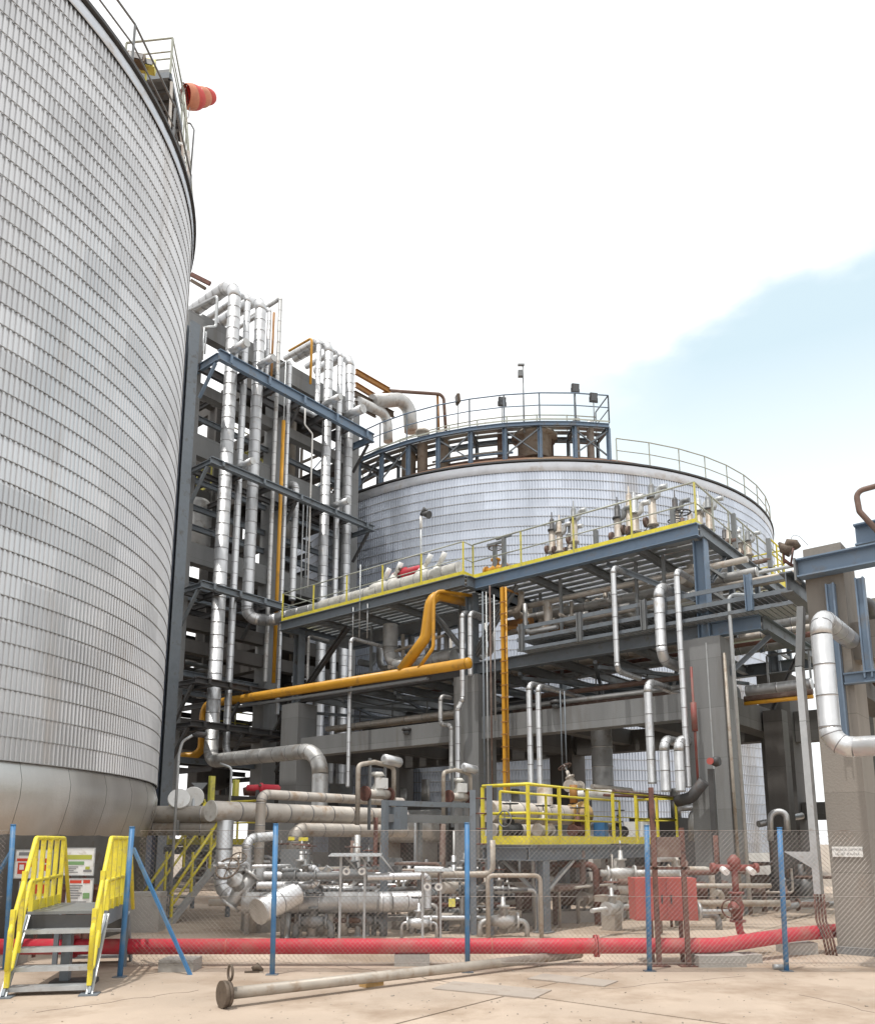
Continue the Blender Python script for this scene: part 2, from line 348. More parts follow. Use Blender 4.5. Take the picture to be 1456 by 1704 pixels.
def wheel(t, c, ax, r, m='dark', name='handwheel'):
    c = V(c); ax = V(ax).normalized(); x = ax.cross(Z3)
    if x.length < .1: x = V((1, 0, 0))
    x.normalize(); y = ax.cross(x); b = B()
    b.tube([c+(x*math.cos(a)+y*math.sin(a))*r for a in [2*math.pi*k/16 for k in range(16)]], r*.09, 6, closed=True)
    for k in range(4):
        a = math.pi*k/2; e = (x*math.cos(a)+y*math.sin(a)); b.cyl(c, c+e*r, r*.06, 6)
    b.cyl(c-ax*r*.12, c+ax*r*.12, r*.16, 8)
    return b.build(name, m, t)
def valve(label, c, ax, s=1.0, m='pipeg', mw='dark', group=None, stem=Z3, name='gate_valve', wheelm=True):
    """body with two flanges, bonnet, stem and handwheel"""
    c = V(c); ax = V(ax).normalized(); st = V(stem).normalized(); t = thing(name, label, 'valve', c-Z3*.12*s, group)
    b = B(); b.tube([c-ax*.2*s, c-ax*.12*s, c, c+ax*.12*s, c+ax*.2*s], 1, 12, radii=[.075*s, .08*s, .12*s, .08*s, .075*s]); b.build('body', m, t)
    for e in (-1, 1):
        f = B(); f.cyl(c+ax*e*.2*s, c+ax*e*.235*s, .125*s, 14); f.build('flange', m, t)
    b = B(); b.tube([c+st*.08*s, c+st*.2*s, c+st*.2*s, c+st*.23*s, c+st*.23*s, c+st*.36*s], 1, 10, radii=[.08*s, .06*s, .1*s, .1*s, .04*s, .035*s]); bo = b.build('bonnet', m, t)
    b = B(); b.cyl(c+st*.36*s, c+st*.52*s, .014*s, 6); b.build('stem', 'galv', bo)
    if wheelm: wheel(bo, c+st*.46*s, st, .14*s, mw)
    return t

# ================================================================== GROUND
gm = mat('yard_dust', (.30, .25, .20), 0, .9, .14, .8, .5, (.22, .17, .13), .3, .5)
b = B(); b.box((0, 0, -.06), (900, 900, .1)); g = b.build('ground', gm); g['kind'] = 'structure'
pm = mat('yard_concrete', (.45, .365, .29), 0, .85, .16, .45, .6, (.29, .215, .155), .50, .55, .07)
pav = thing('yard_paving', None, None, (0, 0, 0)); pav['kind'] = 'structure'
rnd = random.Random(3)
sl = 4.3
for i in range(-5, 7):
    for j in range(-4, 8):
        c = V((1.15, 6.5, 0))+U*(i*sl)+VV*(j*sl)
        if c.y < -4 or c.length > 36: continue
        b = B(); b.box(c+V((0, 0, -.005+rnd.uniform(-.003, .003))), (sl-.022, sl-.022, .05), AU); b.build('slab', pm, pav)
# shallow cracks and patches
crk = mat('patch_concrete', (.37, .32, .275), 0, .85, .12, 2, .4, (.25, .2, .16), .3, 2)
for (x, y, a, w, d) in ((.62, 9.75, AU+.2, 1.25, .55), (1.65, 10.4, AU+.1, 1.0, .45)):
    b = B(); b.box((x, y, .026), (w, d, .02), a); o = b.build('access_cover', crk); tag(o, ['small cracked concrete cover slab set in the yard right of the timber chock', 'concrete cover slab in the yard near the third blue fence post'][int(x > 1)], 'cover')
seam = mat('crack_dark', (.16, .13, .11), 0, .9, .1, 5, 0)  # dark line colour of the cracks
def crack(pts, w=.008):
    b = B()
    vs = []
    for p, q in zip(pts, pts[1:]):
        b.beam(V(p)+Z3*.0235, V(q)+Z3*.0235, w, .003)
    return b
def jag(a, c, n, amp, seed):
    r_ = random.Random(seed); a = V(a); c = V(c); nrm = (c-a).cross(Z3).normalized(); out = []
    for k in range(n+1): out.append(a+(c-a)*k/n+nrm*(r_.uniform(-amp, amp) if 0 < k < n else 0))
    return out
b = B()
for (p, q, n, am, sd) in ((ZZ(560, 1610, 0), ZZ(760, 1640, 0), 14, .05, 1), (ZZ(1000, 1650, 0), ZZ(1240, 1628, 0), 10, .04, 2), (ZZ(60, 1690, 0), ZZ(330, 1652, 0), 12, .05, 3), (ZZ(1330, 1660, 0), ZZ(1456, 1690, 0), 8, .04, 4)):
    b.v += []
    pl = jag(p, q, n, am, sd)
    for x, y in zip(pl, pl[1:]): b.beam(x+Z3*.0235, y+Z3*.0235, .007, .003)
b.build('crack', seam, pav)['kind'] = 'stuff'

rd = random.Random(77); b = B()
for k in range(520):
    p = ZZ(rd.uniform(-100, 1560), 1560+150*rd.random()**.8, 0) if k < 400 else ZZ(rd.uniform(200, 1400), rd.uniform(1600, 1640), 0)
    r = rd.uniform(.003, .008)*(2 if rd.random() < .05 else 1); c = p+Z3*(.021+r*.5)
    b.hexa(c, V((r, rd.uniform(-.5, .5)*r, 0)), V((-rd.uniform(-.5, .5)*r, r, 0)), V((0, 0, r*.5)))
single_gravel = b.build('gravel', 'pipeg'); tag(single_gravel, 'scattered grit and small stones on the yard concrete', 'gravel', kind='stuff')
# ================================================================== TANKS
def tank(name, label, center, rad, z0, z1, pitch, course, m, skirt, nseam, seed):
    C = V((center[0], center[1], 0)); t = thing(name, label, 'storage tank', C); rn = random.Random(seed)
    n = int(2*math.pi*rad/pitch)
    b = B(); b.tube([C+Z3*.0, C+Z3*(z1-.05)], rad-.12, 96); b.build('inner_shell', 'grey', t)
    # one corrugated course, shared by every band of the shell
    vs = []; fs = []; amp = pitch*(.13 if seed == 5 else .13)
    prof = (-1, -1, 1, 1); h = course; frac = (0, .42, .58, .92)
    for z, dr in ((0, .007), (h*.96, 0), (h*.985, .0)):
        for k in range(n*4): 
            a = 2*math.pi*(k//4+frac[k % 4])/n; r = rad+prof[k % 4]*amp+dr+amp
            vs.append((math.cos(a)*r, math.sin(a)*r, z))
    K = n*4
    for i in range(2):
        for k in range(K): fs.append((i*K+k, i*K+(k+1) % K, (i+1)*K+(k+1) % K, (i+1)*K+k))
    me = bpy.data.meshes.new('cladding_course'); me.from_pydata(vs, [], fs); me.materials.append(M[m])
    sk = .8 if seed == 5 else 1.9; ns = 160; vs = []; fs = []
    for z, r in ((-.007, rad+amp*2+.002), (-.007*sk, rad+amp*2+.012), (.007*sk, rad+amp*2+.011), (.008*sk, rad+amp*2+.001)):
        vs += [(math.cos(2*math.pi*k/ns)*r, math.sin(2*math.pi*k/ns)*r, z) for k in range(ns)]
    for i in range(3):
        for k in range(ns): fs.append((i*ns+k, i*ns+(k+1) % ns, (i+1)*ns+(k+1) % ns, (i+1)*ns+k))
    ms = bpy.data.meshes.new('cladding_strap'); ms.from_pydata(vs, [], fs); ms.materials.append(M['strap'])
    nc = round((z1-(.36 if seed == 5 else .45)-z0)/course)
    for k in range(nc):
        o = bpy.data.objects.new('cladding_course', me); COL.objects.link(o); o.parent = t; o.location = (0, 0, z0+k*course)
        o.rotation_euler = (rn.uniform(-.0001, .0001), rn.uniform(-.0001, .0001), rn.randint(0, n)*2*math.pi/n+rn.uniform(-.05, .05)*2*math.pi/n)
        o = bpy.data.objects.new('strap', ms); COL.objects.link(o); o.parent = t; o.location = (0, 0, z0+k*course)
        o.rotation_euler = (rn.uniform(-.0003, .0003), rn.uniform(-.0003, .0003), rn.uniform(0, 6))
    zt = z0+nc*course
    def rev(name, prof, m, sm=True, seg=128, parent=t):
        vs = []; fs = []
        for r, z in prof: vs += [C+V((math.cos(2*math.pi*k/seg)*r, math.sin(2*math.pi*k/seg)*r, z)) for k in range(seg)]
        for i in range(len(prof)-1):
            for k in range(seg): fs.append((i*seg+k, i*seg+(k+1) % seg, (i+1)*seg+(k+1) % seg, (i+1)*seg+k))
        return B().add(vs, fs, sm).build(name, m, parent)
    rev('top_flashing', [(rad+.05, zt-.02), (rad+.07, zt), (rad+.06, z1-.12)], 'rim')
    rev('rim_angle', [(rad+.05, z1-.08), (rad+.12, z1-.07), (rad+.12, z1), (rad-.2, z1)], 'dark', False)
    return t, C, rev, zt
T1C = (-14.16, 15.24); T1R = 8.40
t1, C1, rev1, _ = tank('storage_tank', 'huge silver corrugated storage tank filling the left edge, above the yellow step-over', T1C, T1R, 2.88, 16.6, .092, .352, 'tank', 1, 0, 5)
# skirt: rolled smooth sheets with seams, each a part
ns = 52
prof = [(T1R-.17, 1.50), (T1R-.14, 1.75), (T1R-.04, 2.05), (T1R+.04, 2.35), (T1R+.05, 2.6), (T1R-.02, 2.85), (T1R-.06, 2.98)]
for i in range(ns):
    a0 = 2*math.pi*i/ns; a1 = 2*math.pi*(i+1)/ns-.0007; vs = []; fs = []; q = 4
    for r, z in prof:
        for k in range(q+1):
            a = a0+(a1-a0)*k/q; rr = r+.005*math.sin(math.pi*k/q)+(.002 if k == 0 else 0); vs.append(C1+V((math.cos(a)*rr, math.sin(a)*rr, z)))
    for j in range(len(prof)-1):
        for k in range(q): fs.append((j*(q+1)+k, j*(q+1)+k+1, (j+1)*(q+1)+k+1, (j+1)*(q+1)+k))
    B().add(vs, fs, True).build('skirt_sheet', 'skirt', t1)
rev1('plinth', [(T1R-.24, 0), (T1R-.24, 1.49), (T1R-.17, 1.50)], 'plinth')
rev1('roof', [(T1R-.1, 16.59), (T1R*.6, 17.3), (.01, 18.2)], 'roof')
b = B(); pts = [C1+V((math.cos(a)*(T1R-.05), math.sin(a)*(T1R-.05), 16.6)) for a in [2*math.pi*k/28 for k in range(28)]]
rl = thing('tank_guard_rail', 'grey guard rail along the rim of the big left tank', 'railing', C1+Z3*16.6)
handrail(rl, pts, 'grey', 1.1, 5, .024, 0, (.55,), True)
# tank 2
T2C = (5.25, 46.8); T2R = 14.0
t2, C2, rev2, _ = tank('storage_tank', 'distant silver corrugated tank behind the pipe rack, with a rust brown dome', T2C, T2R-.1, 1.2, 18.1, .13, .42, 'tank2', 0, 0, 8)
dome = []
RISE = 4.2; Rs = ((T2R-.1)**2+RISE**2)/(2*RISE); zc = 18.1+RISE-Rs
for k in range(15):
    r = (T2R-.1)*(1-k/14)+.01; dome.append((r, zc+math.sqrt(Rs*Rs-r*r)))
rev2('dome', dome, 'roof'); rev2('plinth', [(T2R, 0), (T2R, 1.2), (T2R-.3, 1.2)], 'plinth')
# rail on the right of the second tank's rim
rl = thing('tank_guard_rail', 'thin guard rail curving down the right side of the far domed tank', 'railing', C2+Z3*18.1)
pts = [C2+V((math.cos(a)*(T2R-.1), math.sin(a)*(T2R-.1), 18.1)) for a in [R(-79+6.6*k) for k in range(18)]]
handrail(rl, pts, 'rail', 1.15, 5, .028, 0, (.5,))
# crown platform with blue legs
cp = thing('crown_platform', 'blue trussed walkway on legs round the top of the domed tank', 'platform', C2+Z3*18.1)
RP = T2R-.9; zd = 20.15
def cpt(a, r, z): return C2+V((math.cos(R(a))*r, math.sin(R(a))*r, z))
angs = [-158+7.6*k for k in range(14)]
# right end of the walkway is at about -66 degrees
angs = [-79-6.9*k for k in range(12)]
def roofz(r): return zc+math.sqrt(Rs*Rs-r*r)
for i, a in enumerate(angs):
    b = B(); b.ibeam(cpt(a, RP, roofz(RP)-.02), cpt(a, RP, zd), .16, .16, U); b.build('leg', 'blue', cp)
    b = B(); b.ibeam(cpt(a, RP-1.25, roofz(RP-1.25)), cpt(a, RP-1.25, zd), .13, .13, U); b.build('leg', 'blueg', cp)
    b = B(); b.ibeam(cpt(a, RP, zd), cpt(a, RP-1.25, zd), .15, .2); b.build('cross_beam', 'blueg', cp)
    if i < len(angs)-1:
        c = angs[i+1]
        b = B(); b.ibeam(cpt(a, RP+.12, zd+.06), cpt(c, RP+.12, zd+.06), .14, .19); b.build('ring_beam', 'blue', cp)
        b = B(); b.ibeam(cpt(a, RP-1.35, zd+.03), cpt(c, RP-1.35, zd+.03), .16, .24); b.build('ring_beam', 'blueg', cp)
        if i % 2 == 0 or i > 6:
            b = B(); b.beam(cpt(a, RP, zd-.1), cpt(c, RP, roofz(RP)+.2), .06, .06); b.build('brace', 'blueg', cp)
            b = B(); b.beam(cpt(c, RP-.07, zd-.1), cpt(a, RP-.07, roofz(RP)+.2), .06, .06); b.build('brace', 'blueg', cp)
        b = B()
        for r0, r1 in ((RP+.1, RP-.22), (RP-.34, RP-.66), (RP-.78, RP-1.12)):
            b.add([cpt(a, r0, zd+.17), cpt(c, r0, zd+.17), cpt(c, r1, zd+.17), cpt(a, r1, zd+.17), cpt(a, r0, zd+.2), cpt(c, r0, zd+.2), cpt(c, r1, zd+.2), cpt(a, r1, zd+.2)], [(0, 1, 2, 3), (7, 6, 5, 4), (0, 4, 5, 1), (2, 6, 7, 3)])
        b.build('deck_grating', 'galv', cp)['kind'] = 'stuff'
rl = thing('guard_rail', 'slim blue grey railing round the walkway on top of the domed tank', 'railing', C2+Z3*zd)
rp = [cpt(a, RP+.15, zd+.2) for a in angs]
handrail(rl, rp, 'blueg', 1.35, 9, .032, .0, (.55,), mr='blue'); handrail(rl, [rp[0], cpt(angs[0], RP-1.35, zd+.2)], 'blueg', 1.35, 1.7, .032, 0, (.5,))
b = B()
for a, c in zip(angs, angs[1:]): b.beam(cpt(a, RP+.17, zd+.25), cpt(c, RP+.17, zd+.25), .02, .07)
b.build('toe_board', 'rail', rl)
# inner rail
rl = thing('guard_rail', 'inner railing of the tank-top walkway, seen through the outer one', 'railing', C2+Z3*zd)
handrail(rl, [cpt(a, RP-1.35, zd+.2) for a in angs], 'rail', 1.1, 9, .03, .0, (.5,))
# nozzles and pipes on the dome
nzl = ['tall grey nozzle pipe under the right end of the tank-top walkway', 'squat grey drum on the dome beneath the tank-top walkway', 'grey nozzle left of the squat drum on the dome', 'pale vent pipe beside the tall nozzle on the dome', 'grey riser on the dome right of the hooked pipe', 'short riser on the dome below the tank-top floodlight', 'thin dark riser in the middle of the dome walkway', 'thin dark riser right of the squat drum on the dome']
for lb, (a, rr, r, zt, m) in zip(nzl, ((-82, RP-.5, .17, 20.5, 'silverd'), (-93.5, RP-1.2, .8, 20.1, 'pipeg'), (-114, RP-.8, .28, 20.6, 'pipeg'), (-85, RP-.4, .13, 20.6, 'silverd'), (-123, RP-.9, .35, 20.6, 'pipeg'), (-118.5, RP-.6, .25, 20.9, 'pipeg'), (-101, RP-1, .16, 20.7, 'brown'), (-90, RP-1.4, .18, 20.0, 'brown'))):
    p = cpt(a, rr, roofz(rr)-.3); b = B(); b.tube([p, at_z(p, zt), at_z(p, zt), at_z(p, zt+.12)], r, 14, radii=[r, r, r*1.35, r*1.35]); single('dome_nozzle', b, m, lb, 'pipe')
for k in range(6):
    z = 18.95+.22*(k % 3); a0 = -96-k*2.2; pp = [cpt(a0-q*4, RP-.5-.25*(k//2), z) for q in range(5)]
    spipe('dome_pipe', ['lowest', 'middle', 'upper'][k % 3]+' thin '+['brown', 'blue', 'grey'][k % 3]+' pipe round the dome below the walkway, '+['front', 'back'][k//3]+' row', pp, .05, ['brown', 'blue', 'pipeg'][k % 3], group='thin pipes under the tank-top walkway')
# floodlights and mast
def flood(label, p, d, m='dark', h=.9, s=1.0):
    p = V(p); t = thing('floodlight', label, 'floodlight', p); b = B(); b.cyl(p, p+Z3*h, .03*s, 8); b.build('stand', 'grey', t)
    d = V(d).normalized(); c = p+Z3*(h+.2*s); sd = d.cross(Z3).normalized(); up = sd.cross(d)
    b = B(); b.hexa(c, d*.09*s, sd*.22*s, up*.26*s); b.build('housing', m, t)
    b = B(); b.hexa(c+d*.094*s, d*.01, sd*.17*s, up*.2*s); b.build('lens', 'glass', t)
    b = B(); b.beam(c-sd*.25*s, c-sd*.25*s-Z3*.3*s, .03, .02); b.beam(c+sd*.25*s, c+sd*.25*s-Z3*.3*s, .03, .02); b.beam(c-sd*.25*s-Z3*.3*s, c+sd*.25*s-Z3*.3*s, .03, .02); b.build('bracket', m, t)
for lb, x, y, h in (('dark floodlight above the right end of the tank-top railing', 959, 705, 1.5), ('dark floodlight lower than its neighbour, at the right end of the tank-top walkway', 989, 705, .95), ('dark floodlight left of the lightning mast on the far tank', 836, 708, 1.1), ('brown hooded lamp on the tank-top walkway, left of the other floodlights', 762, 715, 1.3)):
    p = DD(x, y, 34.3); flood(lb, at_z(p, zd+.2), (.2, -1, -.15) if x != 762 else (-1, -.3, -.1), h=h, s=.78, m='dark' if x != 762 else 'flange')
p = DD(872, 705, 34.2); t = thing('lightning_mast', 'slim mast with small camera head standing above the domed tank', 'mast', at_z(p, zd))
b = B(); b.cyl(at_z(p, zd-.2), at_z(p, zd+3.2), .045, 8, .03); b.build('pole', 'grey', t); b = B(); b.box(at_z(p, zd+2.75)+V((-.12, 0, 0)), (.22, .2, .3)); b.build('camera_box', 'grey', t); b = B(); b.box(at_z(p, zd+3.2)+V((-.08, 0, 0)), (.3, .12, .08)); b.build('cap', 'grey', t)

# ================================================================== TANK 1 TOP: stair platform, windsock
ap = thing('access_platform', 'grey steel platform with railing and stair behind the rim of the left tank', 'platform', DD(262, 128, 18))
A = DD(283, 126, 18); zf = A.z; Lf = ZZ(205, 134, zf); Rb = ZZ(301, 212, zf); Bl = Lf+(Rb-A)
b = B(); b.add([A, Lf, Bl, Rb], [(0, 1, 2, 3)]); b.add([A+Z3*.05, Lf+Z3*.05, Bl+Z3*.05, Rb+Z3*.05], [(3, 2, 1, 0)]); b.build('deck_plate', 'blueg', ap)
for p, q in ((A, Lf), (A, Rb), (Rb, Bl)):
    b = B(); b.beam(p+Z3*.0, q+Z3*.0, .08, .16); b.build('edge_beam', 'blueg', ap)
for k in range(1, 5):
    b = B(); q1 = A+(Rb-A)*k/5; q2 = Lf+(Rb-A)*k/5; b.beam(q1-Z3*.12, q2-Z3*.12, .05, .1); b.build('joist', 'dark', ap)
handrail(ap, [at_z(Lf, zf+.08), at_z(A, zf+.08), at_z(Rb, zf+.08)], 'rail', 1.05, 9, .028, .13, (.62, .42), mr='rail', toem='grey')
# stair going down behind
S0 = at_z((A+Rb*2)/3, zf-.02); S1 = DD(313, 330, 25.2)
S0 = at_z(Rb, zf-.05); wv = (Lf-A).normalized()*.55
for e in (0, 1):
    b = B(); b.beam(S0+wv*e, S1+wv*e, .05, .2); b.build('stringer', ['white', 'dark'][e], ap)
for k in range(1, 16):
    p = S0+(S1-S0)*k/16; b = B(); b.beam(p, p+wv, .24, .03); b.build('tread', 'dark', ap)
b = B(); b.beam(S0+Z3*1.0, S1+Z3*1.0, .04, .04); b.build('handrail', 'rail', ap)
for k in range(0, 6):
    p = S0+(S1-S0)*k/5; b = B(); b.beam(p, p+Z3*1.0, .035, .035, U); b.build('post', 'rail', ap)
for (q1, q2) in (((286, 135), (281, 232)), ((281, 232), (305, 240)), ((305, 240), (302, 305)), ((303, 306), (314, 308)), ((314, 250), (314, 330))):
    b = B(); b.beam(DD(*q1, 17.9), DD(*q2, 18.6), .05, .05, U); b.build('frame_member', 'white', ap)
for lb, (x, y), d in (('grey box lamp on the platform over the left tank rim', (226, 98), 17.2), ('yellow green box lamp beside the grey one on the tank platform', (243, 107), 17.3)):
    p = DD(x, y+14, d); t = thing('box_lamp', lb, 'floodlight', p); m = 'grey' if x < 230 else 'yeld'
    b = B(); b.hexa(p+Z3*.2, V((.19, .05, 0)), V((-.03, .12, 0)), V((0, .03, .13))); b.build('housing', 'flange' if x < 230 else 'yeld', t)
    b = B(); b.hexa(p+Z3*.19+V((.03, -.13, 0)), V((.15, .04, 0)), V((0, .012, 0)), V((0, .03, .1))); b.build('lens', 'dark', t)
    b = B(); b.cyl(p-Z3*.7, p+Z3*.06, .025, 8); b.build('stand', 'yeld', t)
# windsock
wp = DD(322, 330, 21.5); wt = DD(310, 165, 21.5); t = thing('windsock', 'red and faded orange windsock blowing right from its pole over the left tank', 'windsock', wp)
b = B(); b.cyl(DD(320, 330, 21.5), DD(307, 150, 21.5), .028, 8); b.build('pole', 'rail', t)
b = B(); b.tube(path([DD(317, 290, 21.5), DD(323, 215, 21.5), DD(316, 203, 21.5), DD(309, 206, 21.5)], .1), .025, 8); b.build('bent_arm', 'grey', t)
c0 = DD(308, 158, 21.5); c1 = DD(354, 160, 21.9); pr = [c0+(c1-c0)*k/4 for k in range(5)]; rr = [.30, .34, .27, .235, .16]
pr[1] -= Z3*.05; pr[2] -= Z3*.04
for k in range(4):
    b = B(); q1 = pr[k]; q2 = pr[k+1]; mid = (q1+q2)/2-Z3*.01; b.tube([q1, q1.lerp(q2, .25)-Z3*.008, mid, q1.lerp(q2, .75)-Z3*.008, q2], 1, 20, cap=(k == 3), radii=[rr[k], rr[k]*.7+rr[k+1]*.3+.018, (rr[k]+rr[k+1])/2+.02, rr[k]*.3+rr[k+1]*.7+.014, rr[k+1]]); b.build('sock_band', ['sockw', 'sock', 'sockw', 'sock'][k], t)
b = B(); rg = [c0+V((0, math.cos(a)*.3, math.sin(a)*.3)) for a in [2*math.pi*k/16 for k in range(16)]]; b.tube(rg, .02, 6, closed=True); b.build('hoop', 'rust', t)
for k, (a_, c_) in enumerate((((316, 178), (313, 196)), ((306, 160), (311, 200)))):
    b = B(); b.cyl(DD(*a_, 21.5), DD(*c_, 21.5), .012, 6); b.build('stay', 'grey', t)

TL0 = (FR(468, 1025, -.5)-P0).dot(U)
# ================================================================== PIPE TOWER
tw = thing('concrete_tower', 'tall open concrete frame tower with vertical silver pipes, left of centre', 'tower', S(18.6, -2.6, 0))
TF = 18.0
ws = (-3.1, 1.3, 5.6); ts = (TF+.35, TF+4.6, TF+9.0)
for w in ws:
    for t_ in ts:
        b = B(); b.box(S(t_, w, 11), (.7, .7, 22.1), AU); b.build('column', 'concd' if t_ > TF+1 else 'conc', tw)  # inner and rear columns take the shade-darkened concrete
levels = ((21.4, 22.3), (18.9, 19.35), (16.3, 17.2), (12.0, 12.8), (9.45, 9.95), (8.55, 9.05), (5.5, 6.1), (2.9, 3.4))
for (a_, c_) in levels:
    zc_ = (a_+c_)/2; h = c_-a_
    for k, t_ in enumerate(ts):
        if k == 2 and zc_ > 21: continue
        for w0, w1 in zip(ws, ws[1:]):
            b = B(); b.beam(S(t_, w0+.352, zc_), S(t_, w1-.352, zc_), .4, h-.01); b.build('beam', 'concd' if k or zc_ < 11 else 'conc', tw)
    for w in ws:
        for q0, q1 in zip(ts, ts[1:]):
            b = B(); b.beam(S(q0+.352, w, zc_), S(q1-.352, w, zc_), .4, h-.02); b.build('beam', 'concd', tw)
# secondary steel inside the tower
for z in (20.2, 18.0, 15.4, 14.3, 13.5, 11.2, 10.7, 7.8, 7.1, 4.6):
    for k, t_ in enumerate((TF+.45, TF+2.4, TF+6.6)):
        b = B(); b.ibeam(S(t_, ws[0]+.36, z+.12*k), S(t_, ws[2]-.36, z+.12*k), .14, .22); b.build('steel_beam', 'dark' if k else 'blueg', tw)
    b = B(); b.ibeam(S(TF+.6, -.9, z-.2), S(TF+8.6, -.9, z-.2), .12, .2); b.build('steel_beam', 'dark', tw)
    b = B(); b.ibeam(S(TF+.6, 3.5, z-.2), S(TF+8.6, 3.5, z-.2), .12, .2); b.build('steel_beam', 'dark', tw)
# floor slabs leave shafts open to the sky
for z, i, j in ((19.35, 1, 1), (17.2, 0, 1), (12.8, 1, 1), (12.8, 0, 1), (9.95, 0, 1), (6.1, 1, 1), (22.3, 0, 1)):
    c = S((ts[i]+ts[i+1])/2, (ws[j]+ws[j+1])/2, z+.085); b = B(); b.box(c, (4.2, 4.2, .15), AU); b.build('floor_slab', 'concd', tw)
# yellow/orange railings inside the tower
for n_, (z, w0) in enumerate(((19.7, 1.6), (12.9, 1.6), (6.3, 1.6), (17.4, -2.6))):
    rl = thing('guard_rail', ['faded railing on the upper floor of the concrete tower', 'faded railing half way up the concrete tower', 'dusty railing on the low floor of the concrete tower', 'railing at the left side high in the concrete tower'][n_], 'railing', S(TF+4.2, w0, z))
    handrail(rl, [S(TF+4.2, w0, z), S(TF+4.2, w0+3.4, z), S(TF+7.5, w0+3.4, z)], 'yeld', 1.05, 1.3, .03, .12)
# equipment inside the tower: vessels and pipes
for n_, (t_, w, z0, z1, r) in enumerate(((TF+2.3, 3.4, 14.7, 18.2, .75), (TF+6.5, -.9, 17.5, 20.7, .7), (TF+2.4, -1.0, 12.9, 15.7, .6), (TF+6.4, 3.2, 3.8, 7.9, .9), (TF+2.2, 3.4, 6.4, 8.3, .6))):
    p = S(t_, w, z0); t = thing('process_vessel', ['upright grey vessel on an upper tower floor behind the pipes', 'dull vessel high at the back of the tower', 'dull drum at mid height in the left bay of the tower', 'large dark vessel at the foot of the tower', 'short vessel on the low tower floor'][n_], 'vessel', p)
    b = B(); b.tube([p+Z3*.2, p+Z3*.4, at_z(p, z1-.3), at_z(p, z1-.1), at_z(p, z1)], r, 20, radii=[r*.4, r, r, r*.75, r*.2]); b.build('shell', 'silverd' if n_ < 3 else 'concd', t)
    for k in range(3):
        a = 2.1*k; b = B(); q = p+V((math.cos(a)*r*.8, math.sin(a)*r*.8, 0)); b.cyl(q, q+Z3*.5, .05, 8); b.build('leg', 'grey', t)
rr_ = random.Random(11)
grp = 'pipes inside the concrete tower'
for k in range(22):
    w = rr_.uniform(-2.6, 5.2); t_ = TF+rr_.choice((1.2, 2, 3.2, 5.5, 7.2)); z0 = rr_.choice((3.8, 6.3, 8.8, 12.9, 14.7, 17.4)); z1 = z0+rr_.uniform(2, 6); r = rr_.choice((.05, .07, .1, .14))
    w2 = max(-2.7, min(5.3, w+rr_.uniform(-2.5, 2.5)))
    pts = [S(t_, w, z0), S(t_, w, z1), S(t_, w2, z1), S(t_+1.5, w2, z1)] if k % 3 else [S(t_, -2.6, z1), S(t_, w, z1), S(t_, w, z0)]
    spipe('tower_pipe', '%s pipe inside the concrete tower, %s bay, %s' % ('fat' if r > .12 else 'slim' if r < .06 else 'medium', 'left' if w < .5 else 'middle' if w < 3 else 'right', 'near the ground' if z1 < 8 else 'low down' if z1 < 11 else 'half way up' if z1 < 15 else 'high up' if z1 < 19 else 'at the top'), pts, r, rr_.choice(('silverd', 'pipeg', 'brown', 'grey')), group=grp)
# big concrete wall band at top
b = B(); b.box(S(TF+.2, 1.3, 21.9), (.3, 9.3, .9), AU)
# steel corner columns
for n_, w in enumerate((-3.75,)):
    b = B(); b.ibeam(S(17.25, w, 0), S(17.25, w, 20.9), .42, .42, U, .04); b.build('steel_column', 'blueg', tw)
    b = B(); b.beam(S(17.25, w-.36, 0), S(17.25, w-.36, 19.9), .12, .42, U); b.build('steel_column', 'navy', tw)  # dark strip standing in for the column's shaded left face
    b = B(); b.beam(S(17.6, w+.0, .2), S(17.6, w, 20), .28, .3, U); b.build('steel_column', 'dark', tw)
# bracket platforms
def bracket(label, z, w0, w1, m, h, tb=16.4, plates=True):
    t = thing('bracket_platform', label, 'platform', S(tb, w0, z))
    b = B(); b.ibeam(S(tb, w0, z), S(tb, w1, z), .2, h, Z3, .035); b.build('edge_beam', m, t)
    b = B(); b.ibeam(S(tb+1.25, w0, z-.01), S(tb+1.25, w1, z-.01), .15, h*.8, Z3); b.build('back_beam', 'dark', t)
    n = 6
    for k in range(n+1):
        w = w0+.07+(w1-w0-.14)*k/n; b = B(); b.ibeam(S(tb+.12, w, z-.02), S(tb+1.6, w, z-.02), .12, h*.75); b.build('arm', m if k in (0, n) else 'dark', t)
    for w in (w0+.07, (w0+w1)/2, w1-.07):
        b = B(); b.beam(S(tb+.25, w, z-h/2), S(17.6, w, z-1.3), .1, .1); b.build('knee_brace', m if w < w0+1 else 'dark', t)
    for k in range(5):
        w = w0+.5+(w1-w0-1)*k/4; b = B(); b.box(S(tb-.125, w, z), (.04, .1, h*.8), AU); b.build('stiffener', m, t)
    return t
bz = [TT(365, 590, 16.4).z, TT(352, 766, 16.4).z, TT(343, 974, 16.4).z, TT(330, 1132, 16.4).z, TT(322, 1204, 16.4).z]
W0 = -3.1; W1 = 5.25
bracket('blue steel bracket platform carrying the pipe bends, highest on the tower', bz[0], W0, W1, 'blue', .42)
bracket('dark bracket platform round the pipes, second from the top', bz[1], W0-.1, W1+.1, 'blueg', .26)
bracket('dark bracket platform level with the yellow-edged deck', bz[2], W0-.2, 2.2, 'blueg', .26)
bracket('dark bracket platform just above the ochre pipe', bz[3], W0-.2, 1.2, 'dark', .22)
bracket('lowest dark bracket platform on the tower', bz[4], W0-.3, 1.4, 'dark', .22)

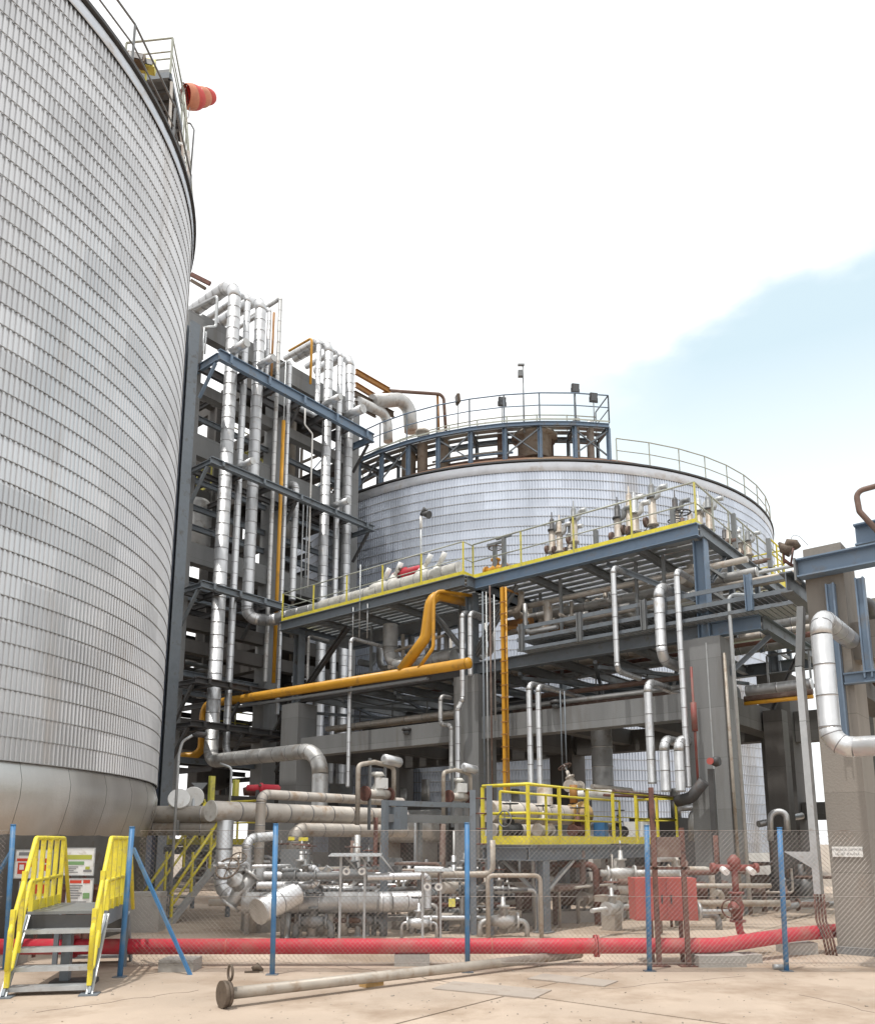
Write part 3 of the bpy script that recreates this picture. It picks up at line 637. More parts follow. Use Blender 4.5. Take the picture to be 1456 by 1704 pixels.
TP = 17.0
def VP(x0, y0, y1, t_=TP):
    """vertical run through pixel (x0, y0) down or up to the height seen at y1"""
    p = TT(x0, y0, t_); q = TT(x0, y1, t_); return p, V((p.x, p.y, q.z))
def top_hook(label, x, y, ybot, r, back=1.6, drop=0, m='silver', sl=.5, wob=None):
    p, q = VP(x, y, ybot); pts = [p+U*back, p, q]
    if drop: pts = [p+U*back-Z3*drop]+pts
    return jpipe('insulated_pipe', label, pts, r, m, sl)
# pipe A
p = TT(392, 468, TP); e = TT(362, 1268, TP)
jpipe('insulated_pipe', 'widest vertical silver pipe, leftmost on the tower, with hooked top', [p+U*3.0-Z3*.2, p, at_z(p, e.z), at_z(p, e.z)-U*0+VV*0-U*0]+[], .235, 'silver', .48, .5) if 0 else None
A_ = p; zb = TT(362, 1268, TP).z
big = jpipe('insulated_pipe', 'widest vertical silver pipe, leftmost on the tower, ending in a bend at its foot', [p+U*3.0, p, at_z(p, zb+.75)], .25, 'silver', .48, .75)
jpipe('', '', [at_z(p, zb+.75), at_z(p, zb), at_z(p, zb)-U*5.7, at_z(p, 2.3)-U*5.7], .25, 'silverd', .7, .75, parent=big)
p = TT(413, 485, TP); zb = TT(382, 1262, TP).z
jpipe('insulated_pipe', 'slim silver pipe right beside the widest one on the tower', [p+U*3, p, at_z(p, zb), at_z(p, zb)-U*2.4], .13, 'silver', .46, .5)
p = TT(435, 492, TP); zb = 9.95
jpipe('insulated_pipe', 'third silver pipe on the tower, bending right onto the yellow-edged deck', [p+U*3, p, at_z(p, zb), S(TL0+1.0, -.1, zb+.02), S(TL0-1.2, .45, zb+.24)], .225, 'silver', .48, .7)
p = TT(449, 512, TP+.3); jpipe('insulated_pipe', 'short slim pipe behind the third silver pipe at the tower top', [p+U*2.5, p, at_z(p, TT(449, 640, TP).z)], .09, 'silver', .45)
p = TT(467, 496, TP-.05); jpipe('insulated_pipe', 'thin grey pipe with square top reaching above the tower pipes', [p+U*2.3, p, at_z(p, TT(452, 1138, TP).z)], .085, 'silverd', .5, .12)
p = TT(483, 600, TP); jpipe('insulated_pipe', 'thin silver pipe beside the orange upright', [p+U*1.5, p, at_z(p, 6.5)], .085, 'silver', .45)
p = TT(493, 800, TP); jpipe('insulated_pipe', 'short stout silver pipe starting below the second bracket platform', [p+U*1.2-Z3*.3, p+Z3*.0, at_z(p, TT(490, 1000, TP).z)], .14, 'silver', .42, .3)
p = TT(531, 564, TP+.25); jpipe('insulated_pipe', 'leftmost of the four hooked pipes at the right end of the tower', [p+U*2.3, p, at_z(p, TT(531, 690, TP).z), at_z(p, TT(531, 690, TP).z)+VV*-1.2], .12, 'silver', .42)
p = TT(548, 564, TP); jpipe('insulated_pipe', 'second hooked pipe at the right end of the tower, widest of the four', [p+U*2.3, p, at_z(p, 4)], .205, 'silver', .45, .7)
p = TT(567, 579, TP); jpipe('insulated_pipe', 'third hooked pipe at the right end of the tower, slim', [p+U*2.3, p, at_z(p, 4)], .13, 'silver', .45, .5)
p = TT(583, 587, TP); jpipe('insulated_pipe', 'rightmost hooked pipe on the tower, beside the far tank', [p+U*2.3, p, at_z(p, 4)], .2, 'silver', .45, .7)
# orange uprights, thin conduits
p = TT(472, 700, TP-.1); spipe('upright', 'bright orange upright strip between slim silver pipes on the tower', [p, at_z(p, TT(466, 1140, TP).z)], .075, 'ora')
p = TT(456, 520, TP+.2); spipe('upright', 'short orange upright near the tower top, left', [p, at_z(p, TT(456, 655, TP).z)], .05, 'orar')
p = TT(519, 562, TP); spipe('upright', 'short orange pipe with bent top near the hooked pipes', [p+U*1.5, p, at_z(p, TT(519, 640, TP).z)], .055, 'ora')
p = TT(508, 680, TP-.2); spipe('conduit', 'thin white conduit with a jog halfway along the tower', [p, at_z(p, TT(508, 712, TP).z), TT(520, 722, TP-.2), at_z(TT(520, 722, TP-.2), TT(518, 980, TP-.2).z)], .035, 'white')
for n_, (x, y0, y1) in enumerate(((512, 832, 990), (505, 840, 1000), (476, 600, 760), (340, 545, 600), (343, 552, 590))):
    p = TT(x, y0, TP+.1); spipe('conduit', ['thin grey conduit on the tower front, left of the jogged white one', 'thin grey conduit on the tower front behind the stout short pipe', 'grey conduit high on the tower beside the orange strip', 'short grey conduit at the top left of the tower', 'second short grey conduit at the top left of the tower'][n_], [p, at_z(p, TT(x, y1, TP+.1).z)], .03, 'galv', group='thin conduits on the tower front')
p = TT(362, 492, TP+.4); spipe('drain_pipe', 'bent grey pipe in front of the tower top, left of the hooked pipes', [p+U*2.5+Z3*.3, p, at_z(p, p.z-1.35), at_z(p, p.z-1.7)+VV*-.55], .06, 'galv')
# trunnion stubs with capped ends
for n_, (x, y, r) in enumerate(((410, 570, .16), (455, 595, .14), (566, 660, .14), (604, 680, .2), (420, 767, .13), (580, 833, .14))):
    p = TT(x, y, 16.0); lb = ['capped stub above the left end of the blue bracket beam', 'second capped stub along the blue bracket beam', 'capped stub on the blue bracket beam under the hooked pipes', 'largest capped stub at the right end of the blue bracket beam', 'capped stub on the second bracket, left', 'capped stub on the second bracket, right'][n_]
    t = thing('pipe_stub', lb, 'pipe', p); b = B(); b.cyl(p, p+U*1.0, r, 16); b.build('stub', 'silver', t); b = B(); b.cyl(p-U*.03, p, r*1.05, 16); b.build('end_cap', 'silverd', t)
# rusty orange beams and brown line leaving the tower for the far tank
q1 = DD(592, 617, 37); q2 = DD(648, 650, 38.5)
t = thing('pipe_bridge', 'rusty orange steel beams stepping from the tower toward the far tank', 'pipe bridge', q1)
for (x0, y0, d0, x1, y1, d1, h) in ((592, 618, 37, 648, 650, 38.5, .28), (592, 640, 36.5, 628, 662, 38.3, .25), (622, 665, 38.2, 648, 650, 38.5, .18), (590, 655, 36.4, 655, 690, 39, .3), (592, 672, 36.5, 625, 690, 38, .3)):
    b = B(); b.ibeam(DD(x0, y0, d0), DD(x1, y1, d1), .16, h); b.build('beam', 'orar' if y0 < 650 or x0 == 622 else 'flange', t)
spipe('brown_line', 'brown pipe running level from the tower then dropping to the far tank', [DD(648, 650, 38.5), DD(738, 656, 40), DD(742, 720, 40)], .09, 'brown', .3)
spipe('brown_line', 'thin brown upright under the level brown pipe at the far tank', [DD(728, 657, 39.9), DD(730, 715, 39.9)], .07, 'orar')
spipe('hooked_pipe', 'fat pale pipe curving over and down onto the far tank', [DD(620, 668, 37.5), DD(680, 664, 39), DD(684, 718, 39)], .36, 'silverd', 1.0, seg=18)
spipe('hooked_pipe', 'second pale pipe left of the fat one, dropping beside the far tank', [DD(596, 668, 36.5), DD(644, 690, 38.5), DD(646, 735, 38.5)], .25, 'silverd', .5, seg=16)
# dark red beam at the tower's left top
t = thing('pipe_bridge', 'brown steel strut reaching from the left tank to the tower top', 'strut', TT(320, 455, 18.5)); b = B(); b.beam(TT(318, 456, 18.6), TT(350, 472, 18.0), .1, .16); b.build('beam', 'rust', t); b = B(); b.beam(TT(318, 466, 19), TT(342, 480, 18.4), .08, .12); b.build('beam', 'flange', t)

# ================================================================== MAIN PIPE RACK
rk = thing('pipe_rack', 'large blue grey steel pipe rack on concrete columns, centre of the picture', 'pipe rack', P0)
TC = (0.0, 7.2, 15.2); WR = 5.9
TC = (-.05, FR(775, 1150).__sub__(P0).dot(U)+0, (FR(482, 1200)-P0).dot(U))
for k, t_ in enumerate(TC):
    b = B(); b.box(S(t_, .45, 3.32), (.92, .9, 6.64), AU); b.build('concrete_column', 'conc', rk)
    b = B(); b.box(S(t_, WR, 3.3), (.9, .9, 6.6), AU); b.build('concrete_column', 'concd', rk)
b = B(); b.box(S(TC[0]-.12, -.006, 3.3), (.03, .012, 6.4), AU); b.build('corner_strip', 'galv', rk)
for t0, t1 in zip(TC, TC[1:]):
    b = B(); b.beam(S(t0+.462, .4, 5.02), S(t1-.462, .4, 5.02), .5, .66); b.build('concrete_beam', 'conc', rk)
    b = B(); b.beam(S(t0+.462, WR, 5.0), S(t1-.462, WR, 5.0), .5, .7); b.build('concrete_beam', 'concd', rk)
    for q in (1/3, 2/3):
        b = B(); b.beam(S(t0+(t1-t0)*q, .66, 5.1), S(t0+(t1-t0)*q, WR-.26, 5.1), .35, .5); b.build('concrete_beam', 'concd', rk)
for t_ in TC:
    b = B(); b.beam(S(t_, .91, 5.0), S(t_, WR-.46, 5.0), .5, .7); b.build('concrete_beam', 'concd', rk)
# bay to the right rear: dark concrete frame seen past the corner column
for (t_, w, wd, dp, z1) in ((-.6, 3.6, .5, .5, 5.2), (-2.6, WR, 1.3, .7, 5.6)):
    b = B(); b.box(S(t_, w, z1/2), (wd, dp, z1), AU); b.build('concrete_column', 'concd', rk)
b = B(); b.beam(S(-.52, WR, 2.55), S(-1.93, WR, 2.55), .4, .5); b.build('concrete_beam', 'concd', rk)
b = B(); b.beam(S(-.52, WR, 5.0), S(-4.5, WR, 5.0), .45, .9); b.build('concrete_beam', 'concd', rk)
DZ = 9.45; TL = (FR(468, 1025, -.5)-P0).dot(U); TM = (FR(782, 965, -.25)-P0).dot(U)
ZB = 6.88
TE = -1.4
# posts
for t_ in (TC[0], TC[1], TC[2]):
    for w, m in ((.35, 'blue' if t_ < 3 else 'blueg'), (WR, 'blueg')):
        b = B(); b.ibeam(S(t_, w, 6.64), S(t_, w, DZ-.16), .3, .3, U, .03); b.build('steel_post', m, rk)
        b = B(); b.box(S(t_, w, 6.66), (.5, .5, .04), AU); b.build('base_plate', 'grey', rk)
# lower steel beams
for w, m in ((.35, 'blue'), (WR+.0, 'blueg')):
    b = B(); b.ibeam(S(TE, w, ZB), S(TC[0]-.17, w, ZB), .25, .36); b.build('steel_beam', m, rk)
    b = B(); b.ibeam(S(TC[0]+.17, w, ZB), S(TC[1]-.17, w, ZB), .25, .36); b.build('steel_beam', 'blueg', rk)
    b = B(); b.ibeam(S(TC[1]+.17, w, ZB-.02), S(TC[2]-.17, w, ZB-.02), .25, .32); b.build('steel_beam', 'dark', rk)
b = B(); b.ibeam(S(TE, .48, ZB), S(TE, WR+1.2, ZB), .22, .34); b.build('steel_beam', 'blueg', rk)
for k in range(12):
    t_ = .8+k*1.27; b = B(); b.ibeam(S(t_, .49, ZB-.01), S(t_, WR-.14, ZB-.01), .16, .26); b.build('cross_beam', 'grey', rk)
# diagonal bracing below the lower beams
for k in range(6):
    t0 = .7+k*2.5; b = B(); b.beam(S(t0, .6, ZB-.28), S(t0+2.4, WR-.3, ZB-.30), .1, .1); b.build('plan_brace', 'blueg', rk)
    b = B(); b.beam(S(t0+2.4, .6, ZB-.44), S(t0, WR-.3, ZB-.46), .1, .1); b.build('plan_brace', 'blueg', rk)
# top deck frame (right part, then the left part standing proud)
WD = 7.3
def deck(t0, t1, w0, w1, z, mf, planks, ends=(True, True)):
    b = B(); b.ibeam(S(t0, w0, z), S(t1, w0, z), .2, .34); b.build('edge_beam', mf, rk)
    b = B(); b.ibeam(S(t0, w1, z), S(t1, w1, z), .2, .34); b.build('edge_beam', 'blueg', rk)
    for e, t_ in zip(ends, (t0, t1)):
        if e: b = B(); b.ibeam(S(t_, w0+.11, z), S(t_, w1-.11, z), .2, .338); b.build('end_beam', 'blueg', rk)
    n = max(2, round((t1-t0)/1.6))
    for k in range(1, n):
        t_ = t0+(t1-t0)*k/n; b = B(); b.ibeam(S(t_, w0+.11, z-.01), S(t_, w1-.11, z-.01), .14, .24); b.build('joist', 'grey', rk)
    n = planks; pw = (w1-w0)/n
    me = None
    for k in range(n):
        if me is None:
            bb = B(); bb.box((0, 0, 0), (t1-t0, pw*.70, .035), AU); o = bb.build('deck_plank', 'galv'); me = o.data
        else: o = bpy.data.objects.new('deck_plank', me); COL.objects.link(o)
        o.parent = rk; o.location = S((t0+t1)/2, w0+pw*(k+.5), z+.19)-P0
deck(TE+1.25, TM, 0, WD, DZ, 'blue', 17)
deck(TM+.012, TL, -.5, 3.2, DZ, 'blueg', 12, (True, True))
b = B(); b.box(S((TM+TL)/2, 1.9, DZ-.28), (TL-TM-.5, 1.2, .03), AU); b.build('soffit_plate', 'grey', rk)
# knee braces
def knee(t0, w0, z0, t1, w1, z1, m='blueg', s=.14):
    b = B(); b.ibeam(S(t0, w0, z0), S(t1, w1, z1), s, s); b.build('brace', m, rk)
knee(2.6, .35, DZ-.2, .15, .35, 7.75); knee(TC[1]-1.7, .35, DZ-.2, TC[1]-.15, .35, 7.3, 'grey', .12); knee(TC[1]-1.5, .35, DZ-.25, TC[1]-.15, .35, 7.45, 'grey', .1)
knee(TC[1]+1.7, .35, DZ-.3, TC[1]+.15, .35, 7.3, 'grey'); knee(TC[2]-2.6, .3, DZ-.3, TC[2]-.15, .3, 6.9, 'dark', .16)
knee(-.1, .8, 8.3, -.1, 2.0, DZ-.2, 'blueg', .12); knee(TE, 1.0, ZB-.2, -.3, .5, 5.6, 'blueg', .12); knee(TC[1]+.3, 2.0, ZB-.2, TC[1]+.3, .8, 5.5, 'dark', .12)
knee(TE, 3.4, ZB-.2, TE+.8, 3.4, 5.2, 'dark', .1)
# side posts under the right end of the deck
for w in (2.2, 4.4, WD-.2):
    b = B(); b.ibeam(S(-.15, w, ZB+.18), S(-.15, w, DZ-.18), .13, .13, U); b.build('steel_post', 'blueg', rk)
for k in range(3):
    b = B(); b.beam(S(-.15, .5, 7.35+k*.62), S(-.15, WD, 7.35+k*.62), .07, .09); b.build('side_rail', 'grey', rk)
# small hangers between deck levels
for k, (t_, w) in enumerate(((1.2, .9), (2.0, .9), (3.1, 1.8), (4.4, .9), (5.6, 1.7), (.9, 3.0), (2.4, 3.3), (4.2, 3.6), (5.9, 3.4), (8.2, 1.0), (10.0, 1.6), (12.4, 1.2))):
    b = B(); b.beam(S(t_, w, ZB+.1), S(t_, w, DZ-.12), .08, .08, U); b.build('hanger', 'grey', rk)

# ---- deck edging and railings of the rack
rl = thing('deck_railing', 'yellow-footed railing along the front edge of the upper deck, right part', 'railing', S(0, 0, DZ+.2))
zz = DZ+.2
handrail(rl, [S(TM+.1, .05, zz), S(TE+1.3, .05, zz)], 'yeld', 1.12, 1.75, .026, .14, (.5,), mr='rail', toem='yel')
handrail(rl, [S(TE+1.3, .05, zz), S(TE+1.3, WD, zz)], 'rail', 1.12, 1.3, .024, .10, (.5,), mr='rail', toem='yeld')
rl = thing('deck_railing', 'yellow-footed railing of the left deck part, beside the tower', 'railing', S(TL, -.45, DZ+.2))
handrail(rl, [S(TL, 1.2, zz), S(TL, -.45, zz), S(TM+.1, -.45, zz), S(TM+.1, .05, zz)], 'yel', 1.08, 1.6, .024, .14, (.5,), mr='rail', toem='yel')
rl = thing('end_railing', 'yellow railing with cage hoops at the far right corner of the upper deck', 'railing', S(TE+1.2, WD, DZ+.2))
handrail(rl, [S(TE+1.25, WD-1.3, zz), S(TE+1.25, WD, zz), S(TE+2.8, WD, zz)], 'yel', 1.35, .7, .028, .3, (.33, .66))
# ---- wide cable tray along the front
tray = thing('cable_tray', 'triple-railed grey cable tray running under the blue deck, past the corner column', 'cable tray', S(7, .0, 7.3))
T0 = (FR(862, 1048, -.1)-P0).dot(U)
TX = (FR(1362, 960, -.1)-P0).dot(U)
for k, z in enumerate((7.10, 7.40, 7.74)):
    for w in (-.15, 1.0):
        b = B(); b.beam(S(T0, w, z), S(TX, w, z), .035, .11 if k else .09); b.build('side_rail', 'grey' if w > 0 else 'blueg', tray)
    if k < 2:
        n = 60
        me = None
        for q in range(n):
            if me is None: bb = B(); bb.beam(V((0, 0, 0))-VV*.55, VV*.55, .11, .02); o = bb.build('rung', 'galv'); me = o.data
            else: o = bpy.data.objects.new('rung', me); COL.objects.link(o)
            o.parent = tray; o.location = S(T0-.15-q*(T0-TX)/n, .425, z-.03)-S(7, 0, 7.3)
for x in (868, 965, 1073):
    p = FR(x, 1060, -.2); tt = (p-P0).dot(U); b = B(); b.ibeam(S(tt, -.2, ZB+.15), S(tt, -.2, 7.84), .14, .14, U); b.build('tray_post', 'grey', tray)
tt = (FR(1247, 1000, -.2)-P0).dot(U); b = B(); b.ibeam(S(tt, -.2, ZB+.18), S(tt, -.2, 7.95), .16, .16, U); b.build('tray_post', 'blue', tray)
for k in range(7):
    q = .1+.13*k; b = B(); b.tube([S(T0-.1, q, 7.12), S(TX, q, 7.12)], .028, 6); b.build('cable', 'black', tray)
    if k < 5: b = B(); b.tube([S(T0-.1, q+.05, 7.43), S(TX, q+.05, 7.43)], .03, 6); b.build('cable', ['black', 'rust', 'brown'][k % 3], tray)

# ---- horizontal lines inside the rack
lines = [
 ('brown-tinted pipe just under the deck with short legs, front', 1.0, 8.75, 6.9, -1, .085, 'beige'), ('dusty pipe behind the brown-tinted one under the deck', 1.7, 8.6, 6.5, -1, .13, 'silverd'),
 ('dull wide pipe in the middle of the rack under the deck', 2.6, 8.55, 7.0, .3, .2, 'silverd'), ('thin brown line high in the rack', 3.3, 8.9, 7.2, -9, .06, 'brown'),
 ('pale pipe at the back of the rack, upper level', 4.1, 8.5, 7.2, -9, .11, 'beige'), ('dark pipe at the back of the rack, upper level', 4.9, 8.3, 7.2, -9, .1, 'brown'),
 ('brown pipe on the lower beams, front', 1.3, 7.15, 14, -.9, .08, 'brown'), ('grey pipe on the lower beams, second', 2.0, 7.2, 14, -9, .12, 'silverd'),
 ('dusty pipe on the lower beams, third', 2.8, 7.18, 13, -9, .1, 'beige'), ('red brown pipe on the lower beams, fourth', 3.6, 7.2, 12, -9, .09, 'rust'),
 ('wide grey pipe on the lower beams at the back', 4.5, 7.3, 13, -9, .2, 'silverd'), ('brown pipe hung under the lower beams', 1.6, 6.05, 6, .6, .075, 'brown'),
 ('dusty pipe over the concrete beams, left bays', 1.1, 5.75, 14.5, 7.5, .1, 'beige'), ('pipe low behind the concrete beam, right bay', 1.9, 5.7, 6.8, .7, .09, 'brown'),
 ('dark duct over the concrete beams', 3.2, 5.9, 14.5, .7, .26, 'dark'), ('grey drum-like duct at the back over the beams', 4.6, 5.9, 14.5, .7, .3, 'grey')]
nm_ = ('first', 'second', 'third', 'fourth', 'fifth', 'sixth', 'seventh', 'eighth')
for k in range(8):
    lines.append((nm_[k]+' of the level grey and cream pipes stacked under the upper deck, counted upward', .55+.62*k if k % 2 else 5.2-.5*k, 7.95+.13*k, 6.8-.3*k, (-.2, .4, -9, .8)[k % 4], (.06, .09, .05, .075)[k % 4], ('silverd', 'beige', 'galv', 'silver')[k % 4]))
for k in range(7):
    lines.append((nm_[k]+' of the level pipes lying over the concrete beams, counted from the front', .75+.7*k, 5.62+.12*(k % 3), 14.4 if k % 2 else 6.8, 7.6 if k % 2 else .7, (.07, .1, .06)[k % 3], ('silverd', 'pipeg', 'galv', 'beige')[k % 4]))
for k in range(6):
    lines.append((nm_[k]+' of the level pipes resting on the lower blue beams, counted from the front', 1.0+.75*k, 7.18+.05*(k % 2), 14.2-.6*k, (-.9, .5, 1.4)[k % 3], (.08, .055, .1)[k % 3], ('silver', 'galv', 'beige')[k % 3]))
for n_, (lb, w, z, t0, t1, r, m) in enumerate(lines):
    if t1 < -5: t1 = (FR(1372, 1000, w)-P0).dot(U)
    if m in ('silverd', 'beige') and r > .09: jpipe('rack_pipe', lb, [S(t0, w, z), S(t1, w, z)], r, m, .8)
    else: spipe('rack_pipe', lb, [S(t0, w, z), S(t1, w, z)], r, m)
# short uprights and elbows hanging from the deck (dense piping)
rr_ = random.Random(5); grp = 'short pipes hanging beneath the upper deck'
for k in range(44):
    t_ = .6+rr_.random()*6.0 if k % 3 else 8+rr_.random()*6; w = rr_.uniform(.7, 4.6); z1 = rr_.choice((9.2, 9.1, 8.75)); z0 = z1-rr_.uniform(.4, 1.3); r = rr_.choice((.05, .07, .1, .13))
    d = rr_.choice((1, -1))*rr_.uniform(.4, 1.3)
    lbh = '%s dusty pipe hanging under the %s of the deck, %s' % ('fat' if r > .09 else 'slim' if r < .06 else 'medium', 'right end' if t_ < 2 else 'right half' if t_ < 4.5 else 'middle' if t_ < 8 else 'left part' if t_ < 11 else 'left end', 'at the front' if w < 2 else 'set back' if w < 3.4 else 'far inside')
    if k % 2: spipe('hanging_pipe', lbh, [S(t_, w, z1), S(t_, w, z0), S(t_+d, w, z0)], r, rr_.choice(('pipeg', 'silverd', 'beige', 'galv')), group=grp)
    else: spipe('hanging_pipe', lbh, [S(t_, w-.7, z0), S(t_, w, z0), S(t_, w, z1)], r, rr_.choice(('pipeg', 'silverd', 'grey')), group=grp)
# pump-like lumps under the deck
for n_, (t_, w, z) in enumerate(((2.3, 2.2, 8.9), (4.0, 2.4, 8.85), (5.3, 2.2, 8.8))):
    valve(['dusty valve hung beneath the deck, nearest the corner column', 'dusty valve hung beneath the deck, middle', 'dusty valve hung beneath the deck, by the ochre upright'][n_], S(t_, w, z), U, 1.5, 'pipeg', 'grey', stem=-Z3)
# big grey elbow under the left deck
jpipe('insulated_pipe', 'fat dark grey pipe bending under the left deck and running right', [S(11.2, .9, 9.1), S(11.2, .9, 7.55), S(8.4, .9, 7.55)], .26, 'silverd', .8, .7)
spipe('line', 'thin dusty pipe in front of the fat dark bend under the left deck', [S(10.6, .5, 8.0), S(9.6, .5, 8.1), S(8.5, .5, 8.2)], .05, 'pipeg')
# rear steel seen through: mezzanine walkways
mz = thing('mezzanine', 'dark grated walkway half way up inside the rack, over the concrete beams', 'walkway', S(0, 3.8, 5.4))
for k in range(16):
    b = B(); b.beam(S(.6+k*.9, 2.2, 5.55+.02), S(.6+k*.9, WR-.3, 5.57), .35, .04); b.build('deck_plate', 'dark', mz)
handrail(mz, [S(14, 2.3, 5.62), S(.8, 2.3, 5.62)], 'grey', 1.0, 1.6, .022, .0, (.5,))

# ---- verticals on the front of the rack
def drop(label, x, y0, y1, r, back=1.2, bot=0, w=-.35, m='silver', sl=.55, bm=None):
    p = FR(x, y0, w); z1 = FR(x, y1, w).z; pts = [p+VV*back, p, at_z(p, z1)]
    if bot: pts.append(at_z(p, z1)+VV*bot)
    return jpipe('insulated_pipe', label, pts, r, m, sl)
drop('slim silver drop pipe left of the stout one, hanging under the blue deck', 1020, 943, 1118, .075, 1.0, 1.3)
drop('stout silver pipe looping out and back under the blue deck', 1095, 974, 1100, .135, 1.2, 1.4, sl=.5)
drop('longest slim silver pipe, left of the blue corner post, leaning down past it', 1125, 948, 1312, .072, 1.6, sl=.5)
drop('silver pipe with a collar, right bay, ending above the yellow platform', 1077, 1135, 1305, .105, 2.2, w=-.5)
drop('left of two short silver hooks behind the yellow platform', 1104, 1230, 1318, .115, .8, w=-.6, sl=.45)
drop('right of two short silver hooks behind the yellow platform', 1128, 1230, 1318, .115, .8, w=-.6, sl=.45)
drop('left of a pair of slim silver hooked pipes, middle bay', 880, 1137, 1306, .08, 2.6, w=-.4)
drop('right of a pair of slim silver hooked pipes, middle bay', 895, 1141, 1308, .075, 2.6, w=-.4)
drop('right of two slim silver pipes on the central column', 782, 1018, 1125, .075, 1.1, w=-.3)
p = FR(769, 1018, -.35); z1 = FR(769, 1165, -.35).z; q = FR(762, 1180, -.35)
jpipe('insulated_pipe', 'slim silver pipe with a jog running down the central column', [p+VV*1.1, p, at_z(p, z1), at_z(q, q.z), at_z(q, FR(762, 1296, -.35).z)], .08, 'silver', .5)
p = FR(733, 1158, -.4); q = FR(751, 1213, -.4); z0 = FR(733, 1207, -.4).z
jpipe('insulated_pipe', 'grey pipe stepping right, left of the central column', [p+VV*.5, p, at_z(p, z0), at_z(q, z0-.02), at_z(q, FR(751, 1298, -.4).z)], .065, 'silverd', .5)
p = FR(584, 1062, -.8); jpipe('insulated_pipe', 'long slim silver pipe dropping in front of the ochre pipe, left bay', [p+VV*1.8, p, at_z(p, FR(584, 1310, -.8).z)], .065, 'silver', .5)
p = FR(514, 1058, .3); jpipe('insulated_pipe', 'thin grey drop near the left column under the deck', [p+VV*1.0, p, at_z(p, FR(514, 1135, .3).z)], .05, 'silverd', .5)
p = FR(1000, 1213, 1.5); jpipe('insulated_pipe', 'wide silver downpipe under the concrete beam, behind the yellow platform', [p, at_z(p, FR(1000, 1310, 1.5).z)], .30, 'silverd', .6)
# ochre upright with its companion and conduits
p = FR(836, 978, -.25); z1 = FR(836, 1318, -.25).z
t = thing('ochre_upright', 'ochre double upright running down the front of the rack, right of the central column', 'cable riser', at_z(p, z1))
b = B(); b.beam(p, at_z(p, z1), .11, .09, U); b.build('channel', 'ora', t); q = p-U*.12; b = B(); b.cyl(q, at_z(q, z1), .028, 8); b.build('conduit', 'ora', t)
b = B(); b.tube(path([p+Z3*.0, p+VV*.8], .1), .04, 8); b.build('conduit', 'orar', t)
for k in range(16):
    z = z1+.2+k*(p.z-z1-.3)/16; b = B(); b.beam(V((p.x, p.y, z))+U*.08-VV*.055, V((p.x, p.y, z))-U*.16-VV*.055, .02, .03); b.build('clamp', 'orar', t)
for n_, (x, y0, y1, m, r) in enumerate(((803, 985, 1440, 'blueg', .028), (809, 985, 1400, 'galv', .022), (815, 975, 1440, 'brown', .026), (822, 990, 1200, 'galv', .022), (932, 1150, 1310, 'blueg', .018), (939, 1150, 1310, 'blueg', .018))):
    p = FR(x, y0, -.2); spipe('conduit', ['slate conduit beside the ochre upright', 'thin grey conduit beside the ochre upright', 'brown conduit beside the ochre upright', 'short grey conduit closest to the ochre upright', 'left of two thin slate tubes in the middle bay', 'right of two thin slate tubes in the middle bay'][n_], [p, at_z(p, FR(x, y1, -.2).z)], r, m)
# suspended fine rods from the left deck
for n_, x in enumerate((588, 600, 612)):
    p = FR(x, [1010, 940, 1005][n_], -.55); spipe('rod', ['left of three thin rods below the left deck edge', 'long thin rod rising above the left deck rail', 'right of three thin rods below the left deck edge'][n_], [p, at_z(p, FR(x, 1062, -.55).z)], .02, 'galv')
# conduits on the corner column, pipe with hook
p = FR(1212, 990, -.12); spipe('conduit', 'pale conduit with hooked top running down the corner concrete column', [p+VV*.4-U*.5, p-U*.0, at_z(p, FR(1212, 1140, -.12).z), at_z(p, .3)], .045, 'galv', .15)
p = FR(1226, 1060, -.08); spipe('conduit', 'brown conduit on the right edge of the corner concrete column', [S(-.56, .1, 6.2), S(-.56, .1, .3)], .04, 'pipeg')
# red fire line on the rack
p = FR(1150, 1110, -.3); spipe('fire_line', 'thin faded red pipe left of the corner concrete column', [p, at_z(p, FR(1160, 1312, -.3).z)], .03, 'hyd'); b = B(); q = at_z(p, 4.3); b.tube([q, q+Z3*.7], .07, 12); single('deluge_valve', b, 'hyd', 'stout faded red cylinder on the thin red pipe by the corner column', 'valve')
# small lamps under beams
for lb, (x, y) in (('bulkhead lamp hanging from the concrete beam, left bay', (677, 1215)), ('bulkhead lamp hanging on the concrete beam, middle bay', (925, 1170))):
    p = FR(x, y, .1); t = thing('bulkhead_lamp', lb, 'lamp', p); b = B(); b.tube([p+Z3*.1, p+Z3*.05, p-Z3*.02], 1, 12, radii=[.05, .16, .17]); b.build('hood', 'dark', t); b = B(); b.tube([p-Z3*.02, p-Z3*.1, p-Z3*.16], 1, 12, radii=[.11, .12, .07]); b.build('glass', 'glass', t)

# ---- ochre main pipe, with its S-bend and companion
pa = FR(340, 1173, -1.0); pb = FR(778, 1104, -1.0)
za = pa.z; 
oc = thing('ochre_main', 'long ochre yellow pipe sloping across the left bay, with elbow down at its left', 'pipe', pa)
d_ = (pb-pa).normalized(); el = path([pb, pa, at_z(pa, TT(335, 1258, (pa-P0).dot(U)).z), at_z(pa, TT(335, 1262, (pa-P0).dot(U)).z)+U*.6-VV*.9], .45)
b = B(); b.tube(el, .16, 18); b.build('pipe_run', 'ora', oc); b = B(); b.tube([pb-d_*.02, pb+d_*.06, pb+d_*.12], 1, 18, radii=[.165, .165, .05]); b.build('end_cap', 'ora', oc)
b = B(); b.beam(pa-Z3*.28+d_*1, pb-Z3*.28-d_*1.5, .12, .08); b.build('support_angle', 'grey', oc)
